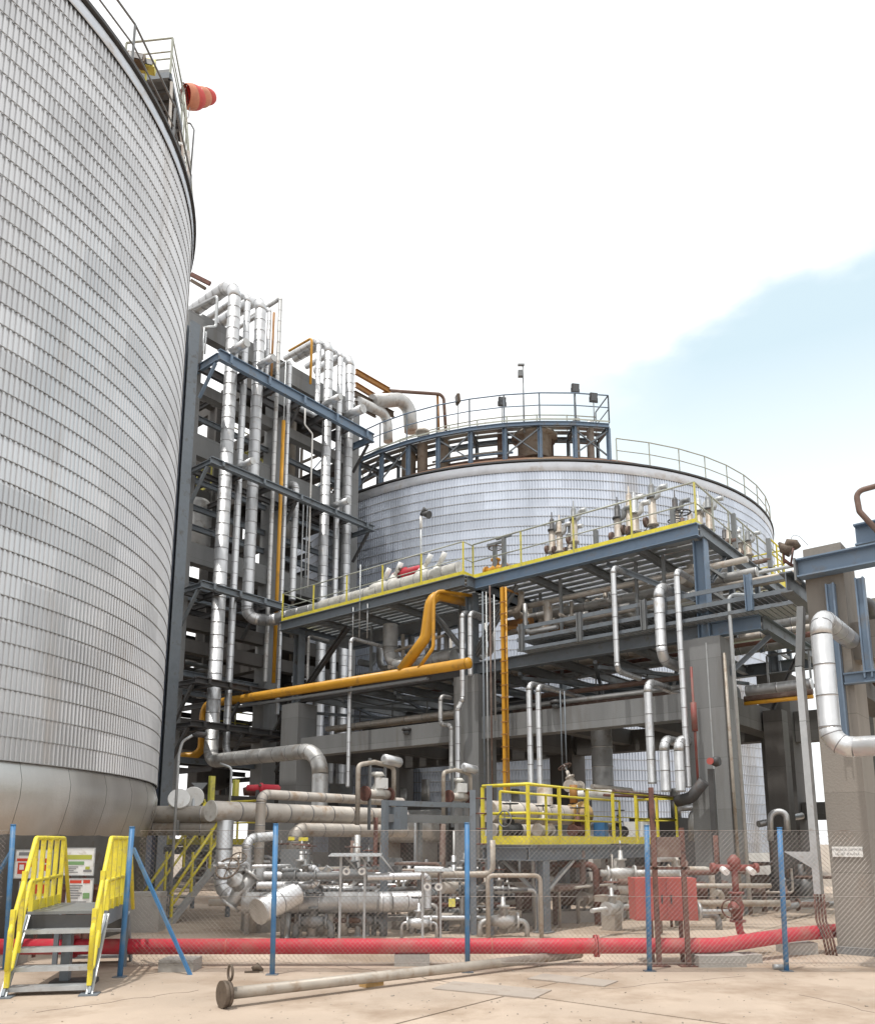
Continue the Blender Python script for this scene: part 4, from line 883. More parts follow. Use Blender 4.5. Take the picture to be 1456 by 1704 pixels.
# S-bend: from deck, down, then slanting left to join the main
j = pa+(pb-pa)*.76
S1_ = FR(718, 988, -.7); S2_ = FR(708, 1062, -.75); Sj = FR(668, 1116, -1.0)
spipe('ochre_branch', 'fat ochre pipe curving out of the deck and swooping down into the long ochre pipe', [S1_+VV*1.4-U*.35, S1_, S2_, Sj], .17, 'ora', .45, seg=18)
c1_ = FR(722, 982, -.9); c2_ = FR(721, 1078, -.95); c3_ = FR(697, 1112, -1.1)
spipe('ochre_companion', 'thin ochre pipe beside the fat S-bend', [c1_+VV*1.3-U*.6, c1_, c2_, c3_], .055, 'ora', .3)
# brown-ochre rack pipe right of the column
spipe('ochre_line', 'ochre pipe end behind the tray posts right of the central column', [FR(840, 1040, 1.4), FR(885, 1035, 1.4)], .14, 'orar')
spipe('ochre_line', 'dull ochre pipe passing under the deck beside the upright', [S(6.6, 1.0, 8.2), S(5.2, 2.4, 8.2)], .11, 'orar')

# ---- lines bridging to the right-hand rack
for n_, (w, z, r, m) in enumerate(((1.6, 8.35, .07, 'pipeg'), (2.2, 7.95, .08, 'brown'), (3.0, 8.7, .1, 'pipeg'), (3.8, 8.0, .07, 'rust'), (4.6, 7.6, .06, 'rust'), (5.4, 9.0, .07, 'brown'))):
    spipe('bridging_pipe', ['dusty pipe crossing the gap to the right-hand rack, front', 'brown pipe crossing the gap to the right-hand rack', 'fat pale pipe crossing the gap to the right-hand rack', 'rust red pipe crossing the gap to the right', 'lowest rust red pipe crossing the gap to the right', 'highest pipe crossing the gap to the right-hand rack'][n_], [S(.5, w, z), S((FR(1372, 960, w)-P0).dot(U), w, z)], r, m)
for lb, y, r, m, w in (('white pipe low across the gap right of the corner column', 1145, .14, 'silver', 1.4), ('brown pipe low across the gap right of the corner column', 1158, .07, 'brown', 1.2), ('ochre pipe low across the gap right of the corner column', 1166, .05, 'ora', 1.2)):
    p = FR(1290, y, w); tt = (p-P0).dot(U)
    if m == 'silver': jpipe('bridging_pipe', lb, [S(-.6, w, p.z), S((FR(1352, 1145, w)-P0).dot(U), w, p.z)], r, m, .9)
    else: spipe('bridging_pipe', lb, [S(-.6, w, p.z), S((FR(1352, 1145, w)-P0).dot(U), w, p.z)], r, m)
rl = thing('guard_rail', 'grey railing across the gap between the two racks', 'railing', S(-1.5, 3, 5.5)); handrail(rl, [S(-.8, 2.6, 5.55), S(-5.0, 2.6, 5.55)], 'grey', 1.0, 1.0, .03, .1, (.5,))

# ================================================================== DECK EQUIPMENT
zz = DZ+.22
def cluster(label, t_, w, s, seed):
    """group of relief valves: upright bodies with caps, flanges and a cross pipe, one skid"""
    c = S(t_, w, zz); t = thing('relief_valve_set', label, 'valves', c); r_ = random.Random(seed)
    for k in range(4):
        q = c+U*(k-1.5)*.27*s+VV*r_.uniform(-.25, .25); h = (.85+.5*r_.random())*s
        b = B(); b.tube([q, q+Z3*h*.5, q+Z3*h*.5, q+Z3*(h*.5+.05), q+Z3*(h*.5+.05), q+Z3*h], 1, 12, radii=[.07*s, .07*s, .13*s, .13*s, .09*s, .09*s]); b.build('inlet', 'pipeg', t)
        q2 = q+Z3*h; b = B(); b.tube([q2, q2+Z3*.05*s, q2+Z3*.05*s, q2+Z3*.3*s, q2+Z3*.36*s, q2+Z3*.36*s, q2+Z3*.55*s], 1, 12, radii=[.12*s, .12*s, .075*s, .07*s, .045*s, .02*s, .015*s]); b.build('bonnet', ['grey', 'galv', 'pipeg', 'dark'][k], t)
        b = B(); b.tube(path([q2+Z3*.0, q2-U*.16*s+Z3*.0, q2-U*.16*s+Z3*.22*s, q2-U*.38*s+Z3*.2*s], .1), .06*s, 10); b.build('outlet', ['galv', 'silverd', 'silverd', 'grey'][k], t)
        b = B(); b.cyl(q+U*.13*s+Z3*h*.6, q+U*.2*s+Z3*h*.6, .12*s, 12); b.build('blind_flange', 'brown', t)
        wheel(t, q-VV*.2*s+Z3*h*.35, VV, .12*s, 'dark'); b = B(); b.cyl(q-VV*.2*s+Z3*h*.35, q+Z3*h*.35, .03, 6); b.build('stem', 'galv', t)
    b = B(); b.cyl(c+U*.8*s+Z3*.25, c-U*1.0*s+Z3*.25, .07*s, 10); b.build('header', 'brown', t)
    b = B(); b.box(c-U*.95*s+Z3*.45*s, (.12, .12, .9*s), AU); b.build('support', 'grey', t)
def deck_at(x, y, w):
    p = FR(x, y, w); return (p-P0).dot(U)
cluster('left cluster of relief valves standing on the upper deck in front of the far tank', deck_at(938, 880, 1.2), 1.2, 1.12, 1)
cluster('right cluster of relief valves on the upper deck, taller than the left one', deck_at(1052, 850, 1.3), 1.3, 1.25, 2)
cluster('rusty valve cluster at the right corner of the upper deck', .9, 2.6, 1.15, 3)
cluster('smaller valve cluster behind the corner railing of the upper deck', .5, 4.8, 1.0, 4)
spipe('deck_pipe', 'low brown pipe on the upper deck near its right corner', [S(2.6, 1.2, zz+.12), S(.6, 1.2, zz+.12)], .07, 'brown')
for n_, x in enumerate((1100, 1122, 1135)):
    t_ = deck_at(x, 862, 1.6); valve(['small valve on the deck right of the tall cluster', 'second small valve on the deck near the corner', 'rusty valve with wheel on the deck near the corner'][n_], S(t_, 1.6, zz+.25), U, .9+.4*n_, 'brown' if n_ else 'pipeg', 'dark')
# insulated manifold on the left deck
p0 = S(TL+.2, .9, zz+.35); t_a = deck_at(660, 950, .9); t_b = deck_at(735, 930, .9)
jpipe('deck_manifold', 'fat cream insulated pipe lying on the left deck', [S(TL-1.2, .45, zz+.52), S(TM+.9, .45, zz+.58)], .26, 'insul', .6)
for n_, (x, w, sx, sy, h) in enumerate(((636, .7, .7, .35, .5), (655, .6, .4, .3, .55), (704, .7, .5, .3, .6), (727, .6, .35, .3, .45))):
    t_ = deck_at(x, 950, w); c = S(t_, w, zz+.55); t = thing('insulated_valve', ['pointed white insulation cover on the left deck', 'white wrapped valve beside the red actuator', 'white wrapped elbow on the left deck', 'round white wrapped valve at the deck step'][n_], 'valve', c)
    b = B(); b.tube([c, c+Z3*h*.4, c+Z3*h*.75, c+Z3*h*1.05], 1, 10, radii=[sx*.75, sx*.72, sx*.4, .05]); b.build('cover', 'insul', t)
    q = c+Z3*h*.8; b = B(); b.tube([q, q+Z3*.3-U*.25], 1, 8, radii=[.08, .05]); b.build('neck', 'insul', t); b = B(); b.tube([q+Z3*.3-U*.17-Z3*.12, q+Z3*.3-U*.35+Z3*.16], .09, 10); b.build('cap', 'white', t)
def actuator(label, c, ax, s, m='red'):
    c = V(c); ax = V(ax).normalized(); t = thing('actuator', label, 'actuator', c)
    b = B(); b.tube([c-ax*.5*s, c-ax*.45*s, c-ax*.05*s, c, c, c+ax*.12*s, c+ax*.12*s, c+ax*.7*s, c+ax*.78*s], 1, 14, radii=[.05*s, .12*s, .13*s, .13*s, .2*s, .2*s, .15*s, .14*s, .06*s]); b.build('cylinder', m, t)
    b = B(); b.hexa(c-Z3*.18*s, ax*.14*s, ax.cross(Z3)*.1*s, Z3*.16*s); b.build('yoke', 'dark', t)
    b = B(); b.cyl(c-ax.cross(Z3)*.25*s+Z3*.1*s, c+ax.cross(Z3)*.25*s+Z3*.1*s, .05*s, 8); b.build('gauge', 'flange', t)
actuator('red valve actuator lying on the left part of the upper deck', S(deck_at(672, 938, .8), .8, zz+1.12), -U, 1.05)
spipe('deck_pipe', 'black sagging pipe rising right of the red actuator on the deck', [S(deck_at(688, 940, 1.0), 1.0, zz+.85), S(deck_at(735, 925, 1.0), 1.0, zz+1.05), S(deck_at(765, 920, 1.0), 1.0, zz+1.0), S(deck_at(768, 925, 1.0), 1.0, zz+.3)], .09, 'black')
spipe('deck_pipe', 'ochre pipe on the deck just left of the step', [S(deck_at(722, 940, .6), .6, zz+.3), S(deck_at(735, 940, .6), .6, zz+.45), S(deck_at(768, 940, .6), .6, zz+.35)], .12, 'ora')
valve('rust and ochre valve lying on the deck right of the step', S(deck_at(825, 935, .7), .7, zz+.35), U, 1.6, 'ora', 'flange')
spipe('deck_pipe', 'rusty bent pipe on the deck beside the ochre valve', [S(deck_at(800, 950, .8), .8, zz+.1), S(deck_at(812, 940, .8), .8, zz+.45), S(deck_at(850, 940, .8), .8, zz+.45), S(deck_at(852, 940, .8), .8, zz+.05)], .08, 'brown')
for n_, (x, w) in enumerate(((824, .6), (839, .3))):
    t_ = deck_at(x, 940, w); b = B(); b.beam(S(t_, w, zz), S(t_, w, zz+1.15), .11, .11, U); b.beam(S(t_-.28, w, zz+1.19), S(t_+.28, w, zz+1.19), .09, .07); single('pipe_support', b, 'grey', ['T-shaped grey pipe support on the deck right of the step, left one', 'T-shaped grey pipe support on the deck right of the step, right one'][n_], 'support')
# lamp post on the left deck
p = FR(700, 1000, -.3); t_ = (p-P0).dot(U); bse = S(t_, -.3, zz); top = FR(700, 860, -.3)
t = thing('lamp_post', 'thin lamp post with dark twin lamp on the left deck', 'lamp post', bse); b = B(); b.cyl(bse, V((bse.x, bse.y, top.z)), .035, 8); b.build('pole', 'galv', t)
b = B(); b.tube([V((bse.x, bse.y, top.z-.4)), V((bse.x, bse.y, top.z))], .05, 8); b.build('collar', 'white', t)
q = V((bse.x, bse.y, top.z)); b = B(); b.tube([q+Z3*.1-U*.05, q+Z3*.02-U*.35-Z3*.05], 1, 10, radii=[.06, .13]); b.build('lamp_head', 'dark', t); b = B(); b.tube([q+Z3*.05, q+Z3*.22-U*.2], 1, 10, radii=[.05, .1]); b.build('lamp_head', 'dark', t)

# ================================================================== RIGHT-HAND RACK
C0 = ZZ(1395, 1590, 0); Cc = C0-U*.29+VV*.42
rr2 = thing('support_rack', 'brown concrete column with blue steel frame at the right edge', 'pipe rack', Cc)
b = B(); b.box(Cc+Z3*3.24, (.58, .84, 6.48), AU); b.build('concrete_column', 'concb', rr2)
for k, (q, z1) in enumerate(((VV*4.2, 6.6), (-U*5.5, 6.6), (-U*5.5+VV*4.2, 6.6))):
    b = B(); b.box(Cc+q+Z3*z1/2, (.58, .84, z1), AU); b.build('concrete_column', 'concb', rr2)
fz = C0-VV*.16
def rb_(a, c, w, h, m='blue', nm='steel_beam'):
    b = B(); b.ibeam(a, c, w, h); b.build(nm, m, rr2)
rb_(fz+U*.05+Z3*6.10, fz-U*6+Z3*6.10, .26, .31)
rb_(fz+VV*.5-U*.75+Z3*6.62, fz+VV*.5-U*6+Z3*6.62, .3, .36)
rb_(fz+U*.30+VV*.14+Z3*5.98, fz+U*.30+VV*5+Z3*5.98, .2, .36, 'blueg')
rb_(fz-U*6+VV*.14+Z3*6.0, fz-U*6+VV*5+Z3*6.0, .2, .36, 'blueg')
b = B(); b.box(fz+U*.07+Z3*6.08, (.03, .3, .38), AU); b.build('end_plate', 'grey', rr2)
def vpost(x, y0, y1, wd, off):
    r = ray(x, y0); n = VV; k = ((C0-VV*off)-O).dot(n)/r.dot(n); p = O+r*k; r2 = ray(x, y1); k2 = ((C0-VV*off)-O).dot(n)/r2.dot(n); z1 = (O+r2*k2).z
    b = B(); b.ibeam(p, at_z(p, z1), wd, wd, U); b.build('steel_post', 'blue', rr2); return at_z(p, z1)
q1 = vpost(1381, 972, 1235, .13, .10); q2 = vpost(1430, 962, 1130, .13, .12)
rb_(q2+Z3*.02-VV*.0+U*.35, q2-U*3, .14, .18)
b = B(); b.beam(C0-U*.58+VV*.4+Z3*4.85, C0-U*5.2+VV*.4+Z3*4.85, .45, .62); b.build('concrete_beam', 'concb', rr2)
b = B(); b.beam(C0-U*.29+VV*.85+Z3*4.4, C0-U*.29+VV*3.8+Z3*4.4, .45, .62); b.build('concrete_beam', 'concd', rr2)
b = B(); b.box(C0-U*.29+VV*.4+Z3*.06, (.62, .88, .14), AU); b.build('base_plate', 'conc', rr2)
# white insulated Z pipe
def PR(x, y, off):
    r = ray(x, y); k = ((C0-VV*off)-O).dot(VV)/r.dot(VV); return O+r*k
p1 = PR(1364, 1026, 1.9); z2 = PR(1383, 1246, 1.9).z
jpipe('insulated_pipe', 'fat silver pipe bending down and right in front of the brown concrete column', [p1+VV*1.75, p1, at_z(p1, z2), at_z(p1, z2)-U*2.2], .14, 'silver', .40, .28)
# conduit trunking beside the column
tk = thing('cable_trunking', 'grey cable trunking running down the left side of the brown concrete column', 'cable trunking', C0+U*.2)
pT = PR(1343, 1110, .15); pB = PR(1363, 1488, .15); pT = V((pB.x, pB.y, pT.z))
b = B(); b.beam(pT, at_z(pT, (pT.z+pB.z)/2+.9), .19, .1, U); b.build('trunking', 'galv', tk)
b = B(); b.beam(at_z(pT, (pT.z+pB.z)/2+.893), pB, .19, .1, U); b.build('trunking', 'galv', tk)
b = B(); b.beam(pT+Z3*.02, V((pT.x, pT.y, pT.z+1.0))-U*.10, .16, .1, U); b.build('trunking', 'grey', tk)
gq = PR(1352, 1418, .15); b = B()
b.add([gq-VV*.03, gq+U*.42-VV*.03, gq-Z3*.26-VV*.03, gq+VV*.03, gq+U*.42+VV*.03, gq-Z3*.26+VV*.03], [(0, 1, 2), (5, 4, 3), (0, 3, 4, 1), (1, 4, 5, 2), (2, 5, 3, 0)]); b.build('gusset', 'galv', tk)
for k in range(4):
    q = pB+U*(.07-.045*k); spipe('cable', ['leftmost', 'second', 'third', 'rightmost'][k]+' of four brown conduit tails curving from the trunking to the ground', [q, at_z(q, .5), at_z(q, .28)-U*.1-VV*.1, V((q.x, q.y, .02))-U*.14-VV*.12], .016, 'rust', group='conduit tails below the trunking')
# plate sign
sp = PR(1410, 1418, .02); t = thing('column_sign', 'small white plate sign with two lines of grey lettering on the brown concrete column', 'sign', sp)
sr = (-U); b = B(); b.hexa(sp-VV*.0, sr*.215, VV*.006, Z3*.078); b.build('plate', 'white', t)
def text(body, c, right, up, size, m, parent, name='lettering', ext=.001):
    cu = bpy.data.curves.new(name, 'FONT'); cu.body = body; cu.size = size; cu.extrude = ext; cu.align_x = 'CENTER'; cu.align_y = 'CENTER'
    to = bpy.data.objects.new(name, cu); COL.objects.link(to); dg = bpy.context.evaluated_depsgraph_get()
    me = bpy.data.meshes.new_from_object(to.evaluated_get(dg)); bpy.data.objects.remove(to); o = bpy.data.objects.new(name, me); COL.objects.link(o)
    me.materials.clear(); me.materials.append(M[m]); n = right.cross(up)
    o.parent = parent; o.matrix_local = Matrix.Translation(V(c)-V(parent['basew'])) @ Matrix((right, up, n)).transposed().to_4x4(); return o
b = B(); b.v = []
text('PIPERACK SUPPORT', sp-VV*.008+Z3*.030, sr, Z3, .052, 'inkg', t); text('LC-02  RA-01A', sp-VV*.008-Z3*.034, sr, Z3, .055, 'inkg', t)
# rusty flood lamp on a bracket and bent brown pipe
bp_ = DD(1343, 938, 14.9); lp = DD(1312, 915, 14.9)
t = thing('rusty_floodlight', 'rusty floodlight on a bent arm left of the brown column top', 'floodlight', lp)
b = B(); b.tube(path([DD(1350, 935, 15), DD(1318, 942, 14.9), DD(1305, 932, 14.9)], .1), .03, 8); b.build('arm', 'rust', t)
b = B(); b.tube([DD(1305, 938, 14.9), DD(1303, 915, 14.9)], .02, 6); b.tube([DD(1316, 940, 14.8), DD(1320, 912, 14.8)], .02, 6); b.build('yoke', 'rust', t)
b = B(); b.tube([DD(1296, 903, 14.9), DD(1304, 913, 14.9), DD(1317, 918, 14.9)], 1, 12, radii=[.02, .09, .11]); b.build('reflector', 'flange', t)
b = B(); b.tube([DD(1309, 913, 14.9), DD(1313, 904, 14.9), DD(1322, 905, 14.9), DD(1327, 912, 14.9)], 1, 10, radii=[.07, .09, .08, .07]); b.build('housing', 'flange', t)
b = B(); b.tube(path([DD(1316, 900, 14.9), DD(1318, 890, 14.9), DD(1330, 892, 14.9), DD(1345, 908, 14.9)], .15), .004, 5); b.build('wire', 'dark', t)
spipe('bent_line', 'brown bent pipe poking in at the top right edge over the blue frame', [DD(1475, 804, 14), DD(1424, 818, 14), DD(1430, 851, 14), DD(1475, 900, 14)], .045, 'brown', .12)
for lb, a_, c_, r, m in (('brown pipe running behind the blue posts at the right edge', (1395, 1060), (1470, 1150), .06, 'brown'), ('white pipe stub with clamp below the blue frame at the right edge', (1405, 1095), (1456, 1075), .07, 'silverd')):
    spipe('rack_line', lb, [DD(*a_, 15.6), DD(*c_, 15.6)], r, m)
for k, (x, y, r) in enumerate(((1442, 1010, .16), (1452, 1060, .13))):
    p = DD(x, y, 16.5); b = B(); b.tube([p-VV*.4, p-VV*.1, p+VV*.5], r, 12, radii=[r*.6, r, r]); single('instrument', b, 'dark', ['dark valve body behind the blue frame at the right edge, upper', 'dark valve body behind the blue frame at the right edge, lower'][k], 'valve')
# something green far right
b = B(); p = DD(1462, 1310, 24); b.box(at_z(p, 2.3)-U*2.0, (5, 3, 1.9), AU); single('green_container', b, mat('green_paint', (.16, .30, .13), 0, .6, .1, 1, .2), 'green painted container behind the rack at the right edge', 'container')
rrn = random.Random(9)
for k in range(4):
    p = DD(1452+k*10, 1372+k*18, 19+k); valve(['rusty valve behind the brown column at the right edge, upper', 'rusty valve behind the brown column at the right edge, second', 'rusty valve behind the brown column, third down', 'rusty valve behind the brown column, lowest'][k], p, U, 1.3, 'rust', 'dark')

# ================================================================== FENCE
YF = 11.0
fe = thing('chain_link_fence', 'chain link fence with blue posts across the yard', 'fence', (0, YF, 0))
posts = []
def fpost(px, py, top, m, px2=None):
    p = ZZ(px, py, 0); r = ray(px2 or px, top); z1 = EYE+r.z*(p.y/r.y); x1 = r.x*(p.y/r.y)
    b = B(); b.tube([p, V((x1, p.y, z1))], .034, 12); po = b.build('post', m, fe)
    b = B(); b.cyl(V((x1, p.y, z1)), V((x1, p.y, z1+.015)), .037, 12); b.build('post_cap', m, po)
    b = B(); b.box(p+Z3*.028, (.15, .12, .012)); b.build('base_plate', 'blueg', po); posts.append(p); return p
pl = [fpost(8, 1617, 1374, 'post', 22), fpost(199, 1630, 1378, 'post', 220), fpost(453, 1626, 1373, 'post', 459), fpost(778, 1622, 1371, 'post', 777), fpost(1081, 1620, 1375, 'post', 1076), fpost(1309, 1620, 1379, 'post', 1297)]
b = B(); b.beam(YY(222, 1412, YF), ZZ(318, 1626, 0), .04, .04); b.build('brace', 'post', fe)
b = B(); b.beam(YY(22, 1412, YF+.6), ZZ(-90, 1600, 0), .04, .04); b.build('brace', 'post', fe)
for (x0, x1, zt) in ((pl[1].x, 7.2, 1.84), (-6.2, pl[0].x-.0, 1.84)):
    w = x1-x0; pitch = .064; n = int(w/pitch*2); zb_ = .10; nr = int((zt-zb_)/pitch); b = B(); rw = .0017
    for i in range(n):
        vs = []
        for j in range(nr*2+1):
            xx = x0+i*pitch/2+(pitch/2+.003 if ((j+i) % 2) else -.003); z = zb_+j*pitch/2; dy = .003 if (j+i) % 2 else -.003
            sag = .02*math.sin(xx*1.9)*math.sin(z*2)
            vs += [V((xx-rw, YF+.034+dy+sag, z)), V((xx+rw, YF+.034+dy-rw+sag, z)), V((xx+rw*.3, YF+.034+dy+rw+sag, z+rw))]
        fs = []
        for j in range(nr*2):
            for k in range(3): fs.append((j*3+k, j*3+(k+1) % 3, j*3+3+(k+1) % 3, j*3+3+k))
        b.add(vs, fs)
    o = b.build('chain_link', 'wire', fe); o['kind'] = 'stuff'
    for z in (zt, .98, .14):
        b = B(); b.tube([V((x0, YF+.03, z)), V((x1, YF+.03, z))], .0035, 5); b.build('line_wire', 'wire', fe)

# ================================================================== STEP-OVER STAIR
st = thing('step_over_stair', 'yellow-railed grey steel step-over stair at the left of the fence', 'steps', (-4.2, 9.4, 0))
fL = ZZ(6, 1664, 0); fR = ZZ(141, 1664, 0); zp = .86
sx = (fR-fL); sx.z = 0; wS = sx.length; sx = V((math.cos(R(11)), math.sin(R(11)), 0)); sy = V((-sx.y, sx.x, 0)); pF = fL+sy*.62; 
LP = 1.45
def SS(a, c, z): return fL+sx*a+sy*c+Z3*z
for a in (0, wS):
    b = B(); b.beam(SS(a, -.02, .01), SS(a, .62, zp-.05), .03, .13, V((0, 0, 1))); b.build('stringer', 'blueg', st)
    b = B(); b.beam(SS(a, -.05, .02), SS(a, .60, zp-.02), .075, .012, V((0, 0, 1))); b.build('flange', 'galv', st)
    b = B(); b.box(SS(a, -.02, .03), (.2, .2, .015), math.atan2(sx.y, sx.x)); b.build('base_plate', 'blueg', st)
    b = B(); b.beam(SS(a, .66, zp-.07), SS(a, .62+LP, zp-.07), .03, .16); b.build('side_beam', 'blueg', st)
    b = B(); b.beam(SS(a, .62+LP, 0), SS(a, .62+LP, zp-.16), .06, .06, sx); b.build('leg', 'blueg', st)
    b = B(); b.beam(SS(a, .62+LP+.03, zp-.15), SS(a, .62+LP+.55, .02), .03, .12); b.build('stringer', 'blueg', st)
for k in range(4):
    z = .10+k*.19; y = .04+k*.14
    b = B(); b.hexa(SS(wS/2, y+.09, z), sx*(wS/2-.018), sy*.095, Z3*.015); b.build('tread', 'galv', st)
    b = B(); b.hexa(SS(wS/2, y-.008, z-.01), sx*(wS/2-.018), sy*.006, Z3*.024); b.build('nosing', 'galv', st)
    b = B(); b.hexa(SS(wS/2, .62+LP+.5-k*.13, z), sx*(wS/2-.018), sy*.09, Z3*.015); b.build('tread', 'galv', st)
b = B(); b.hexa(SS(wS/2, .62+LP/2, zp-.0), sx*(wS/2+.01), sy*(LP/2), Z3*.018); b.build('landing', 'grey', st)
b = B(); b.hexa(SS(wS/2, .612, zp-.11), sx*(wS/2-.02), sy*.006, Z3*.085); b.build('kick_plate', 'dark', st)
b = B(); b.beam(SS(wS*.5, .75, 0), SS(wS*.5, .75, zp-.03), .15, .1, sx); b.build('leg', 'blueg', st)
b = B(); b.box(SS(wS*.62, .75, .05), (.5, .3, .05), math.atan2(sx.y, sx.x)); b.build('foot', 'dark', st)
HT = .88
for a in (.015, wS-.015):
    y0, z0 = .10, .20; y1 = .66
    pp = [SS(a, y0-.14, .30), SS(a, y0-.14, z0+.52), SS(a, y1-.03, zp+HT), SS(a, .62+LP-.1, zp+HT), SS(a, .62+LP+.5, .75)]
    b = B(); b.tube(path(pp, .05), .028, 8); b.build('top_rail', 'yel', st)
    b = B(); b.tube(path([SS(a, y0-.14, .30), SS(a, y0+.02, z0+.1), SS(a, y1-.1, zp+HT*.42), SS(a, .62+LP-.1, zp+HT*.44)], .05), .025, 8); b.build('mid_rail', 'yel', st)
    for (y, zb2, zt2) in ((.0, .12, .95), (.3, .45, 1.36), (.66, zp, zp+HT), (.98, zp, zp+HT), (1.3, zp, zp+HT), (1.62, zp, zp+HT), (1.95, zp, zp+HT)):
        b = B(); b.beam(SS(a, y, zb2), SS(a, y, zt2), .05, .045, sy); b.build('post', 'yel', st)
    b = B(); b.hexa(SS(a, .62+LP/2, zp+.08), sx*.004, sy*(LP/2-.05), Z3*.06); b.build('toe_board', 'yel', st)
    b = B(); b.beam(SS(a, .0, .12), SS(a, .0, .45), .038, .038, sy); b.build('post_sleeve', 'yeld', st)

# ---- sign boards behind
def board(label, x0, y0, x1, y1, Y, m, bars, post=True):
    A_ = YY(x0, y0, Y); D_ = YY(x1, y1, Y); c = (A_+D_)/2; w = D_.x-A_.x; h = A_.z-D_.z; t = thing('sign_board', label, 'sign', V((c.x, Y, 0)))
    b = B(); b.box(c, (w, .012, h)); b.build('panel', m, t)
    b = B()
    for z in (c.z+h/2, c.z-h/2): b.box(V((c.x, Y-.002, z)), (w+.02, .02, .012))
    for x in (c.x-w/2-.003, c.x+w/2+.003): b.box(V((x, Y-.002, c.z)), (.012, .022, h-.014))
    b.build('frame', 'galv', t)
    for bi, (u0, v0, u1, v1, mm) in enumerate(bars):
        b = B(); b.box(V((A_.x+w*(u0+u1)/2, Y-.0085-.0007*bi, A_.z-h*(v0+v1)/2)), (w*(u1-u0), .004, h*(v1-v0))); b.build('printed_bar', mm, t)
    if post:
        b = B(); b.box(V((c.x+w*.2, Y+.03, (c.z+h/2)/2)), (.04, .04, c.z+h/2)); b.build('leg', 'rust', t); b = B(); b.box(V((c.x-w*.3, Y+.03, (c.z+h/2)/2)), (.04, .04, c.z+h/2)); b.build('leg', 'rust', t)
    return t
YS = 12.35
lines_ = lambda n, v0, v1, u1=.75: [(.06, v0+(v1-v0)*k/n, u1-.07*(k % 3), v0+(v1-v0)*(k+.45)/n, 'inkg') for k in range(n)]
board('white notice board with olive and green bars behind the step-over stair', 108, 1412, 155, 1457, YS, 'white', [(.1, .25, .92, .42, 'olive'), (.08, .49, .68, .62, 'green')]+lines_(4, .68, .94, .5)+[(.68, .8, .95, .88, 'inkg'), (.74, .68, .88, .79, 'olive')])
board('white notice board with an orange-red header, below the olive one', 113, 1463, 152, 1510, YS-.02, 'white', [(.1, .05, .55, .16, 'inkr'), (.62, .04, .88, .16, 'inkr')]+lines_(6, .22, .75, .6)+[(.65, .5, .9, .7, 'green'), (.06, .8, .8, .83, 'inkg'), (.06, .88, .6, .91, 'inkg')], False)
board('red and white warning board seen through the left yellow handrail', 28, 1415, 84, 1462, YS+.05, 'white', [(.08, .08, .42, .2, 'inkg'), (.04, .30, .62, .40, 'inkr'), (.08, .45, .30, .85, 'inkr'), (.36, .45, .50, .6, 'inkr'), (.70, .3, .92, .46, 'inkr'), (.72, .52, .93, .74, 'inkr'), (.13, .52, .25, .7, 'white'), (.55, .52, .62, .9, 'yeld')])
board('yellowish warning board with red panels low behind the left handrail', 34, 1468, 82, 1512, YS+.02, 'yeld', [(.08, .1, .4, .4, 'white'), (.5, .1, .9, .45, 'inkr'), (.1, .55, .45, .9, 'inkr'), (.55, .55, .9, .85, 'white')], False)
b = B(); b.box(YY(134, 1468, YS+.02)-Z3*.1, (.75, .03, .03)); b.box(V((YY(134, 1468, YS+.05).x, YS+.05, .62)), (.7, .02, .9)); single('backing_frame', b, 'rust', 'rust brown backing frame carrying the notice boards', 'frame')
# block behind the gate post
c = ZZ(231, 1556, 0); b = B(); b.box(c+V((-.05, .45, .37)), (.62, .6, .74), .1); single('concrete_block', b, 'plinth', 'large grey concrete block beside the tank plinth, behind the right gate post', 'block')

# ================================================================== RED FIRE MAIN
fr = thing('fire_main', 'long red fire water pipe lying on blocks along the fence', 'pipe', (0, 11.6, 0))
zr = .275
pts = [V((-9, 11.55, zr)), YY(1195, 1575, 11.7), ]
pts[1].z = zr; e1 = ZZ(1318, 1556, zr+.05); e2 = ZZ(1440, 1545, zr+.05)
ptl = path([pts[0], pts[1], e1, e2], .5)
b = B(); b.tube(ptl, .105, 20); b.build('pipe_run', 'red', fr)
for x in (-6.1, -2.9, .75, 3.6):
    y = 11.55+(pts[1].y-11.55)*(x+9)/(pts[1].x+9); b = B(); b.tube([V((x-.012, y, zr)), V((x+.012, y, zr))], .109, 20); b.build('weld_band', 'redf', fr)
for x in (-5.0, 2.2):
    y = 11.55+(pts[1].y-11.55)*(x+9)/(pts[1].x+9)
    for e in (-.03, .006): b = B(); b.tube([V((x+e, y, zr)), V((x+e+.024, y, zr))], .15, 20); b.build('flange', 'red', fr)
jx = ZZ(1250, 1562, zr); up_ = ZZ(1236, 1545, zr); 
b = B(); b.tube(path([jx+V((.15, 0, 0)), jx+V((-.12, .1, .0)), at_z(jx, .62)+V((-.14, .12, 0))], .12), .055, 14); b.build('branch', 'red', fr)
for k, (x0, x1, y) in enumerate(((262, 320, 1622), (655, 714, 1612), (1162, 1243, 1614), (1312, 1362, 1592), (-70, 20, 1612))):
    a = ZZ(x0, y, 0); c = ZZ(x1, y, 0); w = c.x-a.x; b = B(); b.box(V(((a.x+c.x)/2, a.y+.22, .088)), (w, .42, .172 if k != 3 else .2), .03*k)
    if k == 2: b.box(V((c.x+.1, a.y+.5, .07)), (.5, .3, .14), .2)
    single('support_block', b, 'plinth', ['grey block under the red pipe, beside the diagonal brace', 'low grey block under the red pipe, behind the grey foreground pipe', 'widest concrete block under the red pipe, right of the rusty legs', 'concrete block under the red pipe near the brown column', 'concrete block under the red pipe at the left edge'][k], 'block')
